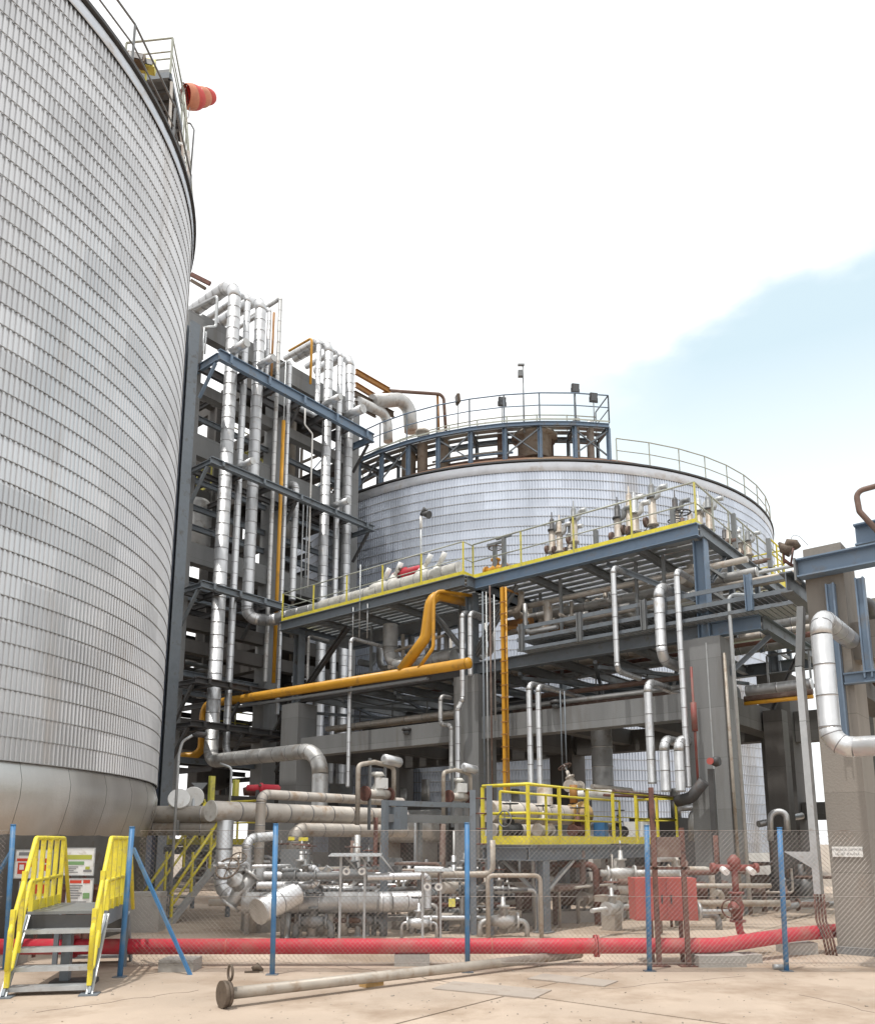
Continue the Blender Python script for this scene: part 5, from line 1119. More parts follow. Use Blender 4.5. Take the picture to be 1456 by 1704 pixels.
# fire valve on the branch
vb = at_z(jx, .62)+V((-.14, .12, 0)); valve('red gate valve on the branch of the fire main, with wheel facing the yard', vb+Z3*.1, Z3, .95, 'hyd', 'rust', stem=V((-.5, -.85, 0)))
t = thing('hydrant', 'red hydrant standpipe with two outlets above the red gate valve', 'hydrant', vb+Z3*.35)
q = vb+Z3*.30; b = B(); b.tube([q, q+Z3*.35], .05, 12); b.build('standpipe', 'hyd', t)
q = q+Z3*.38; b = B(); b.cyl(q-V((.3, 0, 0)), q+V((.3, 0, 0)), .05, 12); b.build('crosshead', 'hyd', t)
for s_ in (-1, 1):
    b = B(); b.cyl(q+V((.3*s_, 0, 0)), q+V((.36*s_, 0, 0)), .075, 12); b.build('outlet_cap', 'hyd', t); b = B(); b.cyl(q+V((.2*s_, -.05, -.02)), q+V((.2*s_, -.22, -.06)), .05, 12); b.build('nozzle', 'white', t)
b = B(); b.tube([q+Z3*.0, q+Z3*.12, q+Z3*.2], 1, 12, radii=[.09, .1, .03]); b.build('bonnet', 'hyd', t)

# ================================================================== FOREGROUND PIPE
fA = DD(374, 1661, 9.0); fA.z = .16; fB = ZZ(965, 1588, .12)
gp = thing('loose_pipe', 'long grey steel pipe lying on the yard with a rusty blind flange and lifting ring', 'pipe', at_z(fA, 0))
d = (fB-fA).normalized(); b = B(); b.tube([fA+d*.04, fA+d*3, fB], .062, 16); b.build('pipe_run', 'pipeg', gp)
for e, (m, rr) in zip((0, .045), (('flange', .135), ('flange', .13))):
    b = B(); b.cyl(fA-d*(.04-e)-d*.0, fA-d*(.0-e)+d*.0, rr, 24); b.build('blind_flange' if not e else 'flange', m, gp)
sd = d.cross(Z3).normalized(); u3 = sd.cross(d)
rc = fA+d*.05+Z3*.205; b = B(); b.tube([rc+(sd*math.cos(a)*.055+Z3*math.sin(a)*.075) for a in [2*math.pi*k/20 for k in range(20)]], .014, 8, closed=True); b.build('lifting_ring', 'flange', gp)
# timber chock
tc_ = ZZ(617, 1647, 0); t = thing('timber_chock', 'squared yellow timber chock under the grey foreground pipe', 'wood block', tc_)
b = B(); b.box(tc_+V((.0, .08, .075)), (.26, .14, .10), .75); b.build('chock', 'wood', t)
c = ZZ(962, 1592, 0); b = B(); b.box(c+V((-.3, .1, .05)), (.5, .12, .06), .3); single('timber_plank', b, 'wood', 'flat timber under the far end of the grey foreground pipe', 'wood block')
c = ZZ(427, 1622, 0); b = B(); b.tube([c+V((-.06, 0, .06)), c+V((0, .02, .09)), c+V((.08, 0, .05))], 1, 7, radii=[.03, .05, .02]); b.box(c+V((-.05, -.02, .035)), (.2, .05, .02), .2); single('scrap', b, 'flange', 'small rusty scrap on the ground left of the second blue post', 'scrap')
c = ZZ(1287, 1617, 0); b = B(); b.cyl(c+Z3*.055, c+V((.13, 0, .055)), .035, 12); single('pipe_offcut', b, 'galv', 'short pipe offcut lying at the foot of the last blue post', 'pipe')

# ================================================================== RUSTY STAND WITH RED BOX
rs = thing('rusty_stand', 'rusty stand of two tall legs with a T arm, right of the fourth fence post', 'stand', ZZ(1120, 1612, 0))
pL = ZZ(1098, 1612, 0)+V((0, .02, 0)); pR = ZZ(1147, 1612, 0)+V((0, .02, 0))
zt1 = YY(1097, 1311, pL.y).z; zt2 = YY(1140, 1378, pR.y).z
for p, z in ((pL, zt1), (pR, zt2)):
    b = B(); b.beam(at_z(p, 0), at_z(p, z), .065, .05, V((0, 1, 0))); b.build('leg', 'rust', rs); b = B(); b.box(at_z(p, .03), (.26, .2, .012)); b.build('base_plate', 'rust', rs)
b = B(); b.beam(V((pL.x-.14, pL.y, 1.33)), V((pR.x+.08, pR.y, 1.33)), .05, .04); b.build('cross_bar', 'rust', rs)
b = B(); b.beam(V((pL.x+.04, pL.y, 1.62)), V((pR.x-.03, pR.y, 1.62)), .05, .28); b.build('plate', 'brown', rs)
bx0 = YY(1056, 1462, 11.75); bx1 = YY(1163, 1533, 11.75)
t = thing('hose_box', 'faded red metal box hung behind the fence, right of the fourth post', 'box', V(((bx0.x+bx1.x)/2, 11.95, bx1.z)))
b = B(); b.box(V(((bx0.x+bx1.x)/2, 11.97, (bx0.z+bx1.z)/2)), (bx1.x-bx0.x, .4, bx0.z-bx1.z)); b.build('cabinet', 'redf', t)
for s_ in (0, 1):
    w = (bx1.x-bx0.x)/2; b = B(); b.box(V((bx0.x+w*(s_+.5), 11.764, (bx0.z+bx1.z)/2)), (w-.02, .012, bx0.z-bx1.z-.04)); dr = b.build('door', 'redf', t); b = B(); b.box(V((bx0.x+w*(s_+.5)+(.5-s_)*w*.7, 11.75, (bx0.z+bx1.z)/2)), (.02, .02, .12)); b.build('handle', 'dark', dr)
b = B(); b.beam(V((bx0.x+.25, 11.95, 0)), V((bx0.x+.25, 11.95, bx1.z)), .05, .05, V((0, 1, 0))); b.build('leg', 'rust', t); b = B(); b.beam(V((bx1.x-.2, 11.95, 0)), V((bx1.x-.2, 11.95, bx1.z)), .05, .05, V((0, 1, 0))); b.build('leg', 'rust', t)

# ================================================================== YELLOW PLATFORM
KP = DD(880, 1410, 15.4); KP.z = 0; zpl = 1.62
yp = thing('valve_platform', 'low steel platform with bright yellow railing, centre right behind the fence', 'platform', KP)
LY = 6.8; WY = 1.05
def YP(a, c, z): return KP+VV*a+U*c+Z3*z
for c in (0, WY):
    b = B(); b.ibeam(YP(-.0, c, zpl-.15), YP(LY, c, zpl-.15), .14, .26); b.build('edge_beam', 'blueg', yp)
for a in (.07, LY-.07):
    b = B(); b.ibeam(YP(a, .08, zpl-.15), YP(a, WY-.08, zpl-.15), .14, .25); b.build('end_beam', 'blueg', yp)
for k in range(8):
    b = B(); b.box(YP(LY*(k+.5)/8, WY/2, zpl+.0), (WY+.1, LY/8-.02, .03), AU); b.build('deck_plate', 'grey', yp)
for a, c in ((.45, 0), (LY-.6, 0), (.45, WY), (LY-.6, WY), (3.0, 0), (3.0, WY)):
    if (a, c) == (3.0, 0): continue
    b = B(); b.ibeam(YP(a, c, 0), YP(a, c, zpl-.29), .2, .2, U, .03); b.build('leg', 'blueg', yp); b = B(); b.box(YP(a, c, .04), (.3, .3, .02), AU); b.build('base_plate', 'conc', yp)
for (a0, z0, a1, z1) in ((.55, .75, 1.6, zpl-.3), (LY-.7, .75, LY-1.7, zpl-.3)):
    b = B(); b.beam(YP(a0, 0, z0), YP(a1, 0, z1), .06, .06); b.build('brace', 'galv', yp)
b = B(); b.beam(YP(.4, .1, .75), YP(.4, WY-.2, zpl-.3), .06, .06); b.build('brace', 'galv', yp)
yph = 0
rl = thing('platform_railing', 'bright yellow railing with toe boards round the low platform', 'railing', KP+Z3*zpl)
handrail(rl, [YP(0, WY, zpl+.02), YP(0, 0, zpl+.02), YP(LY, 0, zpl+.02), YP(LY, WY, zpl+.02)], 'yel', 1.12, 1.15, .034, .16, (.52,))
handrail(rl, [YP(.6, WY, zpl+.02), YP(LY-1, WY, zpl+.02)], 'yel', 1.05, 1.6, .026, .16, (.5,))
# ladder
ld_ = thing('ladder', 'grey fixed ladder with two tall stiles left of the yellow-railed platform', 'ladder', DD(800, 1500, 15.6))
lA = DD(787, 1400, 15.3); lB = DD(815, 1400, 15.3)
for p, y in ((lA, 1315), (lB, 1308)):
    z = DD(787, y, 15.3).z; b = B(); b.beam(at_z(p, 0), at_z(p, z), .11, .06, V((0, 1, 0))); b.build('stile', 'blueg', ld_)
for k in range(9):
    z = .25+.28*k; b = B(); b.cyl(at_z(lA, z), at_z(lB, z), .014, 8); b.build('rung', 'rust' if k > 4 else 'grey', ld_)
def YPX(px, py, c, z):
    r = ray(px, py); k = (c-(O-KP).dot(U))/r.dot(U); p = O+r*k; return V((p.x, p.y, z))
# things on the platform: ochre drum valve, white box, pipes
p = YPX(955, 1345, 1.9, zpl+.72); t = thing('ochre_drum', 'dirty ochre drum-shaped valve body behind the yellow railing', 'valve', p-Z3*.5)
ax_ = (-U*.9-VV*.2).normalized(); b = B(); b.tube([p-ax_*.45, p-ax_*.1, p-ax_*.1, p+ax_*.35, p+ax_*.25, p+ax_*.30], 1, 20, radii=[.2, .22, .28, .28, .33, .33]); b.build('body', 'oraf', t)
b = B(); b.tube([p+Z3*.3, p+Z3*.75], .1, 12); b.build('bonnet', 'orar', t); b = B(); b.tube([p-Z3*.65, p-Z3*.3], .14, 12); b.build('support', 'grey', t)
b = B(); c = YPX(1066, 1375, 1.0, zpl+.30); b.hexa(c, -U*.32+VV*.1, VV*.12, Z3*.28+U*.04); single('white_cabinet', b, 'white', 'tilted white box on the right end of the yellow-railed platform', 'box')
b = B(); c = YPX(1000, 1385, 1.3, zpl+.28); b.box(c, (.3, .2, .5), AU); single('junction_box', b, 'post', 'small blue box behind the yellow toe board', 'box')
jpipe('insulated_pipe', 'fat beige pipe running behind the yellow railing', [YPX(812, 1340, 2.0, zpl+.72), YPX(945, 1345, 2.0, zpl+.72)], .24, 'beige', .6)
jpipe('insulated_pipe', 'beige pipe dropping into the fat beige pipe at the platform', [YPX(906, 1310, 2.0, zpl+1.35), YPX(906, 1310, 2.0, zpl+.85)], .19, 'beige', .4)
jpipe('insulated_pipe', 'beige capped pipe at the left end of the low platform', [YPX(818, 1375, 1.8, zpl+.3), YPX(890, 1375, 1.8, zpl+.3)], .16, 'beige', .5)
for n_, px_ in enumerate((850, 905, 962, 1030)):
    valve(['dark valve with wheel on the platform, leftmost', 'dusty valve on the platform beside the leftmost', 'dark valve on the platform below the ochre drum', 'dark valve on the platform nearest the white box'][n_], YPX(px_, 1390, 1.2, zpl+.32), VV, 1.15, ['dark', 'beige', 'rust', 'dark'][n_], 'dark')
wheel(thing('handwheel_post', 'grey handwheel at the left end of the yellow-railed platform', 'handwheel', YP(-.05, .5, zpl)), YP(-.05, .5, zpl+.5), -VV, .15, 'grey')
# actuated valves with U loops
def looped_valve(label, x, y, d, s):
    c = DD(x, y, d); t = thing('control_valve', label, 'valve', c-Z3*.6*s)
    X = VV; 
    b = B(); b.tube(path([c-X*.62*s-Z3*1.0*s, c-X*.62*s+Z3*.32*s, c-X*.1*s+Z3*.42*s, c+X*.55*s+Z3*.35*s, c+X*.55*s-Z3*.8*s], .13*s), .055*s, 12); b.build('loop', 'pipeg', t)
    b = B(); b.tube([c+X*.1*s+Z3*.5*s-U*.1, c+X*.12*s+Z3*.5*s-U*.1, c+X*.62*s+Z3*.46*s-U*.1, c+X*.68*s+Z3*.46*s-U*.1], 1, 12, radii=[.05*s, .12*s, .12*s, .05*s]); b.build('top_jacket', 'silver', t)
    b = B(); b.tube([c-Z3*.35*s, c-Z3*.2*s, c-Z3*.05*s, c+Z3*.1*s, c+Z3*.12*s, c+Z3*.2*s], 1, 12, radii=[.2*s, .16*s, .07*s, .07*s, .18*s, .12*s]); b.build('body', 'insul', t)
    b = B(); b.tube([c-X*.3*s-Z3*.3*s, c+X*.35*s-Z3*.3*s], .11*s, 12); b.build('cross_pipe', 'beige', t)
    for s_ in (-1, 1): b = B(); b.cyl(c+X*.36*s*s_-Z3*.3*s, c+X*.42*s*s_-Z3*.3*s, .17*s, 14); b.build('flange', 'rust', t)
    b = B(); b.hexa(c-U*.14*s-Z3*.06*s, X*.13*s, U*.07*s, Z3*.12*s); b.build('positioner', 'white', t)
    b = B(); b.beam(c-X*.25*s-Z3*1.1*s, c-X*.25*s+Z3*.5*s, .05, .05, U); b.beam(c+X*.25*s-Z3*1.1*s, c+X*.25*s+Z3*.5*s, .05, .05, U); b.build('frame', 'grey', t)
looped_valve('looped insulated control valve standing above the fence, left of the central column', 628, 1300, 17.6, .95)
looped_valve('looped insulated control valve right in front of the central column', 762, 1308, 18.5, .85)
actuator('beige actuator valve over the right part of the yellow-railed platform', YPX(975, 1300, 1.9, zpl+1.25), -U+VV*.4, .9, 'insul')
valve('beige valve with raised lever left of the platform actuator', YPX(955, 1290, 2.4, zpl+1.5), VV, 1.3, 'beige', 'brown', stem=(Z3+U*.5).normalized())
spipe('line', 'rust streaked pipe sloping right above the yellow railing to the corner column', [YPX(1020, 1298, 1.2, zpl+1.32), YPX(1152, 1312, .4, zpl+1.2)], .055, 'brown')
spipe('line', 'second thin rusty pipe meeting the sloping one above the railing', [YPX(1005, 1318, 1.0, zpl+1.18), YPX(1090, 1312, .8, zpl+1.22), YPX(1150, 1314, .4, zpl+1.15)], .035, 'rust')
spipe('line', 'beige pipe above the railing left of the corner column', [YPX(985, 1297, 2.4, zpl+1.55), YPX(1050, 1300, 2.0, zpl+1.5)], .07, 'beige')
# dark gooseneck and lamp at the corner column
p = FR(1182, 1268, -.9); t = thing('column_lamp', 'dark lamp with red glass on a post beside the corner concrete column', 'lamp', at_z(p, 0)); q = at_z(p, FR(1186, 1480, -.9).z)
b = B(); b.beam(at_z(p, 0), at_z(p, FR(1182, 1280, -.9).z), .12, .12, U); b.build('post', 'dark', t); b = B(); b.tube([p-VV*.0, p+U*-.12, p-U*.22], 1, 12, radii=[.06, .13, .1]); b.build('lamp_head', 'dark', t); b = B(); b.tube([p-U*.05-VV*.12, p-U*.05-VV*.16], .08, 12); b.build('glass', 'redf', t)
spipe('duct', 'dark slanted duct behind the short silver hooks, left of the corner column', [FR(1172, 1300, -.3), FR(1150, 1328, -.3), FR(1125, 1334, -.3)], .14, 'dark', .2)

# ================================================================== YELLOW STAIR BY THE TANK
sn = ZZ(282, 1540, 0); sf = DD(366, 1428, 19.2); ys = thing('access_stair', 'steel stair with yellow handrails climbing right beside the left tank', 'stairs', sn)
ysd = at_z(sf, 0)-sn; run = ysd.length; ysd.normalize(); zl = 1.62; wd_ = U*1.0; rate = (sf.z)/run; run = zl/rate
for e in (0, 1):
    o_ = wd_*e; b = B(); b.beam(sn+o_+Z3*.02, sn+o_+ysd*run+Z3*(zl-.05), .05, .17); b.build('stringer', ['galv', 'blueg'][e], ys)
    rp_ = [sn+o_+ysd*.0+Z3*.62, sn+o_+ysd*run+Z3*(zl+.98)]
    b = B(); b.tube(path([sn+o_+Z3*.62-ysd*.02, *rp_[1:]], .1), .032, 8); b.build('top_rail', 'yel', ys)
    b = B(); b.tube([sn+o_+Z3*.35-ysd*.0, sn+o_+ysd*run+Z3*(zl+.5)], .028, 8); b.build('mid_rail', 'yel', ys)
    for k in range(4):
        p = sn+o_+ysd*run*(k+.05)/3.2; z0 = zl*(k+.05)/3.2; b = B(); b.beam(at_z(p, z0), at_z(p, z0+(.62 if k == 0 else .94)), .045, .045, U); b.build('post', 'yel', ys)
for k in range(8):
    p = sn+ysd*run*(k+.7)/8.4; z = zl*(k+.7)/8.4; b = B(); b.hexa(at_z(p, z)+wd_/2, wd_/2*.95, ysd*.12, Z3*.015); b.build('tread', 'galv', ys)
top_ = sn+ysd*run
ld2 = thing('stair_landing', 'yellow-railed landing at the top of the stair beside the left tank', 'platform', at_z(top_, zl))
for k in range(3):
    b = B(); b.hexa(at_z(top_, zl-.02)+wd_*(.1+.9*k)+wd_*.2+ysd*.5, wd_*.44, ysd*.5, Z3*.02); b.build('deck_plate', 'grey', ld2)
b = B(); b.beam(at_z(top_, zl-.14), at_z(top_, zl-.14)+wd_*2.6, .08, .18); b.build('edge_beam', 'blueg', ld2)
handrail(ld2, [at_z(top_, zl)+wd_*1.05, at_z(top_, zl)+wd_*2.5, at_z(top_, zl)+wd_*2.5+ysd], 'yeld', 1.05, .9, .024, .14, (.5,)); handrail(ld2, [at_z(top_, zl)+ysd, at_z(top_, zl)+wd_*2.5+ysd], 'yel', 1.05, .9, .024, .14, (.5,))
for c in (.02, 2.5):
    for a in (.05, .95): b = B(); p = at_z(top_, 0)+wd_*c+ysd*a; b.beam(p, at_z(p, zl-.05), .08, .08, U); b.build('leg', 'blueg', ld2)
# white round caps and lamp posts near the landing
for n_, (x, y, d, r) in enumerate(((322, 1327, 19.5, .24), (298, 1330, 19.3, .25))):
    p = DD(x, y, d); t = thing('vent_cap', ['tilted round white cap above the stair landing, right one', 'round white cap above the stair landing, left one'][n_], 'vent', p-Z3*.6); a_ = V((.3, -1, .45 if n_ else -.2)).normalized()
    b = B(); b.tube([p-a_*.06, p-a_*.02, p+a_*.04], 1, 20, radii=[r*.6, r, r*.95]); b.build('dish', 'white', t); b = B(); b.cyl(p-Z3*.8, p, .04, 8); b.build('stand', 'galv', t)
p = DD(288, 1420, 18.6); z = DD(297, 1230, 18.6).z; t = thing('lamp_post', 'thin grey lamp post with bent top in front of the tower foot', 'lamp post', at_z(p, 0)); b = B(); b.tube(path([at_z(p, 0), at_z(p, z-.35), at_z(p, z-.05)+V((.06, .0, 0)), at_z(p, z+.08)+V((.28, 0, 0))], .2), .032, 10); b.build('pole', 'galv', t); q = at_z(p, z+.08)+V((.28, 0, 0)); b = B(); b.tube([q, q+V((.1, 0, 0.02)), q+V((.3, 0, .02))], 1, 10, radii=[.03, .07, .05]); b.build('lamp_head', 'dark', t)
p = DD(383, 1330, 20); z = DD(383, 1278, 20).z; t = thing('lamp_post', 'grey hooked post rising behind the insulated header pipe', 'lamp post', at_z(p, 1.6)); b = B(); b.tube(path([at_z(p, 1.6), at_z(p, z), at_z(p, z+.1)+V((-.28, 0, 0))], .12), .03, 10); b.build('pole', 'galv', t)
for n_, (x, y0, y1) in enumerate(((353, 1292, 1335), (393, 1298, 1325))):
    p = DD(x, y0, 20.5); q = DD(x, y1, 20.5); t = thing('yellow_bollard', ['green and yellow upright behind the stair top, left one', 'green and yellow upright behind the stair top, right one'][n_], 'post', at_z(p, q.z)); b = B(); b.beam(p, at_z(p, q.z), .13, .1, U); b.build('post', 'yeld', t); b = B(); b.beam(p-V((.03, .06, 0)), at_z(p, q.z)-V((.03, .06, 0)), .05, .02, U); b.build('stripe', 'olive', t)
actuator('red actuator head behind the insulated header, at the tower foot', DD(432, 1312, 19.5), V((1, .3, 0)), .62)
b = B(); p = DD(405, 1318, 20); b.tube([p, p+V((.3, .1, .05)), p+V((.6, .1, 0))], 1, 10, radii=[.1, .15, .1]); single('rusty_valve', b, 'rust', 'rust red valve body left of the red actuator head', 'valve')
t = thing('cable_funnel', 'grey inverted funnel plate hanging behind the white caps', 'hood', DD(333, 1318, 20)); b = B(); b.add([DD(318, 1303, 20), DD(346, 1303, 20.2), DD(334, 1318, 20.1), DD(318, 1303, 20.3), DD(346, 1303, 20.5), DD(334, 1318, 20.3)], [(0, 1, 2), (5, 4, 3), (0, 3, 4, 1), (1, 4, 5, 2), (2, 5, 3, 0)]); b.build('hood', 'grey', t)
# nozzle from tank skirt
p = DD(262, 1355, 19.3); jpipe('tank_nozzle', 'short fat pale pipe entering the skirt of the left tank', [p+V((-1.2, .3, 0)), p+V((1.5, .2, 0))], .19, 'beige', .5)
p = DD(262, 1378, 19.4); jpipe('tank_nozzle', 'second fat pale pipe entering the skirt of the left tank, below the first', [p+V((-1.2, .3, 0)), p+V((1.5, .2, 0))], .17, 'beige', .5)

# ================================================================== INSULATED HEADERS BEHIND THE FENCE
h0 = DD(352, 1352, 17.0); h0.z = 2.30
hd = jpipe('insulated_header', 'big cream insulated header pipe with round end cap, above the fence', [h0, h0+VV*5.8], .205, 'beige', .62)
b = B(); b.cyl(h0-VV*.03, h0, .215, 20); b.build('end_cap', 'insul', hd)
q = h0+VV*.35-Z3*.18; mE = V((q.x+.25, q.y-.6, .62))
jpipe('insulated_pipe', 'silver leg dropping from the cream header and elbowing right near the ground', [q, at_z(q, .62), V((-.9, 15.0, .62))], .165, 'silver', .5, .32)
h1 = DD(430, 1322, 16.6); k1 = jpipe('insulated_pipe', 'slim pinkish insulated pipe over the cream header, with a down leg at its left', [V((h1.x+.06, h1.y, 1.15)), V((h1.x+.06, h1.y, h1.z)), h1+VV*4.3], .10, 'beige', .5, .16)
b = B(); b.tube([V((h1.x+.06, h1.y, .85)), V((h1.x+.06, h1.y, 1.2))], .15, 16); single('insulated_box', b, 'silverd', 'squat silver jacket at the foot of the slim down leg', 'pipe')
h2 = h0+VV*2.0-U*.2; jpipe('insulated_pipe', 'cream insulated pipe just under the big header', [V((h2.x, h2.y, 1.2)), V((h2.x, h2.y, 1.95)), V((h2.x, h2.y, 1.95))+VV*3.6], .15, 'beige', .6, .25)
# lower silver manifold
jpipe('insulated_pipe', 'fat silver manifold pipe low behind the fence, catching the sun', [YY(405, 1503, 15.0), YY(640, 1502, 15.0), YY(700, 1500, 15.3)], .185, 'silver', .35)
p = YY(432, 1517, 14.1); a_ = V((.75, 1.0, .38)).normalized(); t = jpipe('insulated_pipe', 'short capped silver pipe end pointing at the camera, lower left of the manifold', [p, p+a_*.85], .215, 'silver', .4); b = B(); b.cyl(p-a_*.03, p, .225, 20); b.build('end_cap', 'silverd', t)
jpipe('insulated_pipe', 'silver arch pipe beside the slim down leg', [YY(409, 1475, 15.3), YY(411, 1396, 15.3), YY(455, 1392, 15.8)], .09, 'silver', .4, .2)
jpipe('insulated_pipe', 'slim silver pipe running level above the fat manifold', [YY(440, 1457, 15.3), YY(632, 1461, 15.4)], .075, 'silver', .4)
jpipe('insulated_pipe', 'silver pipe with upright hook over the manifold, left part', [YY(428, 1474, 14.8), YY(527, 1474, 14.8), YY(527, 1446, 14.8), YY(505, 1445, 14.8)], .07, 'silver', .4, .1)
jpipe('insulated_pipe', 'slanted silver stub behind the upright hook', [YY(535, 1462, 15), YY(549, 1444, 15)], .07, 'silver', .4)
jpipe('insulated_pipe', 'bright silver pipe turning down right of the left canopy', [YY(612, 1460, 14.3), YY(712, 1458, 14.3), YY(712, 1514, 14.3)], .062, 'silver', .4, .1)
jpipe('insulated_pipe', 'short bright jacket on top of the right canopy', [YY(690, 1447, 14.6), YY(738, 1448, 14.6)], .055, 'silver', .4)
jpipe('insulated_pipe', 'low beige pipe behind the ladder and platform legs', [YY(735, 1478, 15.5), YY(905, 1478, 17.5), YY(1050, 1482, 18.5)], .11, 'beige', .5)
valve('valve with brown handwheel at the left end of the silver manifold', YY(402, 1482, 15.1), V((.6, .2, .9)), 1.5, 'silverd', 'flange', stem=V((-.2, -.8, .6)))
valve('second wheel valve just under the silver arch pipe', YY(403, 1458, 15.3), V((1, 0, 0)), 1.0, 'silverd', 'flange', stem=V((0, -.7, .7)))
# pipe supports and small uprights under the manifold
for n_, (x, y0, r, m) in enumerate(((480, 1520, .05, 'galv'), (497, 1522, .07, 'pipeg'), (520, 1515, .09, 'beige'), (548, 1520, .1, 'beige'), (572, 1520, .09, 'pipeg'), (596, 1520, .05, 'galv'), (612, 1500, .04, 'galv'), (548, 1480, .03, 'galv'))):
    p = YY(x, y0, 14.95+.05*n_); b = B(); b.tube([at_z(p, 0), at_z(p, p.z)], r, 12); b.tube([at_z(p, 0), at_z(p, .03)], r*1.6, 12)
    single('pipe_support', b, m, ['thin galvanised support under the silver manifold, farthest left', 'dusty support second from the left under the silver manifold', 'cream support third from the left under the silver manifold', 'widest cream support under the middle of the silver manifold', 'dusty support right of the widest one under the silver manifold', 'thin galvanised support under the right of the silver manifold', 'thin galvanised rod farthest right at the silver manifold', 'thin rod rising behind the middle of the silver manifold'][n_], 'support', group='stubby supports under the silver manifold')
# canopies over gauges
def canopy(label, x, y, Y, s=1.0):
    c = YY(x, y, Y); t = thing('gauge_canopy', label, 'canopy', at_z(c, 0)); w = .42*s; d2 = .45*s
    b = B(); b.hexa(c+V((0, 0, 0)), V((w, .02, 0)), V((0, d2*.5, .02)), V((0, 0, .006))); b.build('roof_plate', 'galv', t)
    for xx in (-.45, .2, .96):
        q0 = c+V((w*xx, -d2*.48, -.01)); q1 = c+V((w*xx, d2*.48, -.01)); q2 = c+V((w*xx+.22*s, d2*.48, -.30*s)); o3 = V((.012, 0, 0))
        b = B(); b.add([q0, q1, q2, q0+o3, q1+o3, q2+o3], [(0, 1, 2), (5, 4, 3), (0, 3, 4, 1), (1, 4, 5, 2), (2, 5, 3, 0)]); b.build('side_plate' if xx > .9 else 'gusset', 'galv', t)
    for k in (-.6, .35):
        p = c+V((w*k, .12, -.02)); b = B(); b.beam(at_z(p, 0), p, .04, .04, V((0, 1, 0))); b.build('leg', 'galv', t)
    for k in (-.35, .25):
        p = c+V((w*k, .05, -.28)); b = B(); b.cyl(p, p-V((0, .05, 0)), .065, 14); b.build('gauge', 'white', t); b = B(); b.cyl(p-V((0, .05, 0)), p-V((0, .053, 0)), .03, 10); b.build('dial', 'inkg', t)
canopy('left galvanised canopy over two round gauges, behind the fence', 592, 1423, 14.2, 1.05); canopy('right galvanised canopy with a gauge, left of the third blue post', 722, 1448, 13.9, .75)
b = B(); c = YY(752, 1503, 13.8); b.box(c, (.11, .03, .13), .0); single('tag_plate', b, 'yeld', 'small yellow tag left of the third blue post', 'tag')
# grey frame
fm = thing('steel_frame', 'grey portal frame with crossbeams behind the fence, left of the ladder', 'frame', DD(640, 1500, 15.2))
g0 = DD(640, 1400, 15.2); g1 = DD(787, 1400, 16.4); zt = DD(640, 1332, 15.2).z
b = B(); b.beam(at_z(g0, 0), at_z(g0, zt), .1, .1, U); b.build('post', 'blueg', fm); b = B(); b.beam(at_z(g1, 0), at_z(g1, zt), .1, .1, U); b.build('post', 'blueg', fm)
for z, h, m in ((zt-.05, .1, 'blueg'), (zt-.33, .15, 'grey'), (1.28, .06, 'grey'), (.3, .06, 'grey')):
    b = B(); b.beam(at_z(g0, z)+(g1-g0).normalized()*.06, at_z(g1, z)-(g1-g0).normalized()*.06, .08, h); b.build('crossbeam', m, fm)
gm_ = (g1-g0)
for f in (.38, .68, .9):
    b = B(); p = g0+gm_*f; b.beam(at_z(p, 0), at_z(p, 1.28 if f > .4 else zt-.4), .07, .07, U); b.build('post', 'grey', fm)
b = B(); c = g0+gm_*.13; b.box(at_z(c, zt-.33), (.34, .2, .42), AU); b.build('cabinet', 'blueg', fm)
b = B(); c = g0+gm_*.15+U*.2; b.box(at_z(c, 1.22), (.5, .1, .35), AU); b.build('panel', 'grey', fm)
# clutter low behind the fence: pump sets and low pipes
def pump(label, p, yaw, m1, m2, s=1.0):
    p = V(p); t = thing('pump_set', label, 'pump', p); d = V((math.cos(yaw), math.sin(yaw), 0))
    b = B(); b.box(p+Z3*.12*s, (1.5*s, .55*s, .24*s), yaw); b.build('baseplate', 'plinth', t)
    c = p+Z3*.55*s; b = B(); b.tube([c-d*.6*s, c-d*.57*s, c-d*.05*s, c-d*.0*s], 1, 14, radii=[.14*s, .2*s, .2*s, .13*s]); b.build('motor', m1, t)
    for k in range(6): b = B() if k == 0 else b; b.cyl(c-d*(.5-.08*k)*s-d*.006, c-d*(.5-.08*k)*s+d*.006, .22*s, 14)
    b.build('fins', m1, t)['kind'] = 'stuff'
    b = B(); b.cyl(c, c+d*.2*s, .06*s, 10); b.build('coupling', 'dark', t)
    b = B(); b.tube([c+d*.2*s, c+d*.24*s, c+d*.45*s, c+d*.5*s], 1, 16, radii=[.14*s, .26*s, .26*s, .1*s]); b.tube([c+d*.35*s, c+d*.35*s+Z3*.55*s], .07*s, 10); b.tube([c+d*.5*s, c+d*.8*s], .09*s, 10); b.build('casing', m2, t)
pz = [((470, 1550), 16.4, 'dark', 'brown'), ((560, 1550), 17, 'brown', 'pipeg'), ((665, 1552), 16.5, 'rust', 'brown'), ((735, 1550), 17.2, 'grey', 'brown'), ((850, 1548), 17.4, 'dark', 'brown'), ((975, 1545), 18.2, 'brown', 'rust'), ((1030, 1540), 19.5, 'dark', 'brown'), ((1180, 1520), 20.5, 'rust', 'brown'), ((1320, 1510), 23, 'dark', 'grey'), ((1280, 1500), 25, 'brown', 'dark')]
pn = ['dark pump set under the silver manifold', 'brown pump set below the left canopy', 'rusty pump set behind the grey frame', 'grey pump set left of the ladder', 'dark pump set under the left end of the low platform', 'brown pump set under the middle of the low platform', 'dark pump set under the right end of the low platform', 'rusty pump set left of the corner column base', 'dark pump set between the corner column and the brown one', 'brown pump set far behind, right of the corner column']
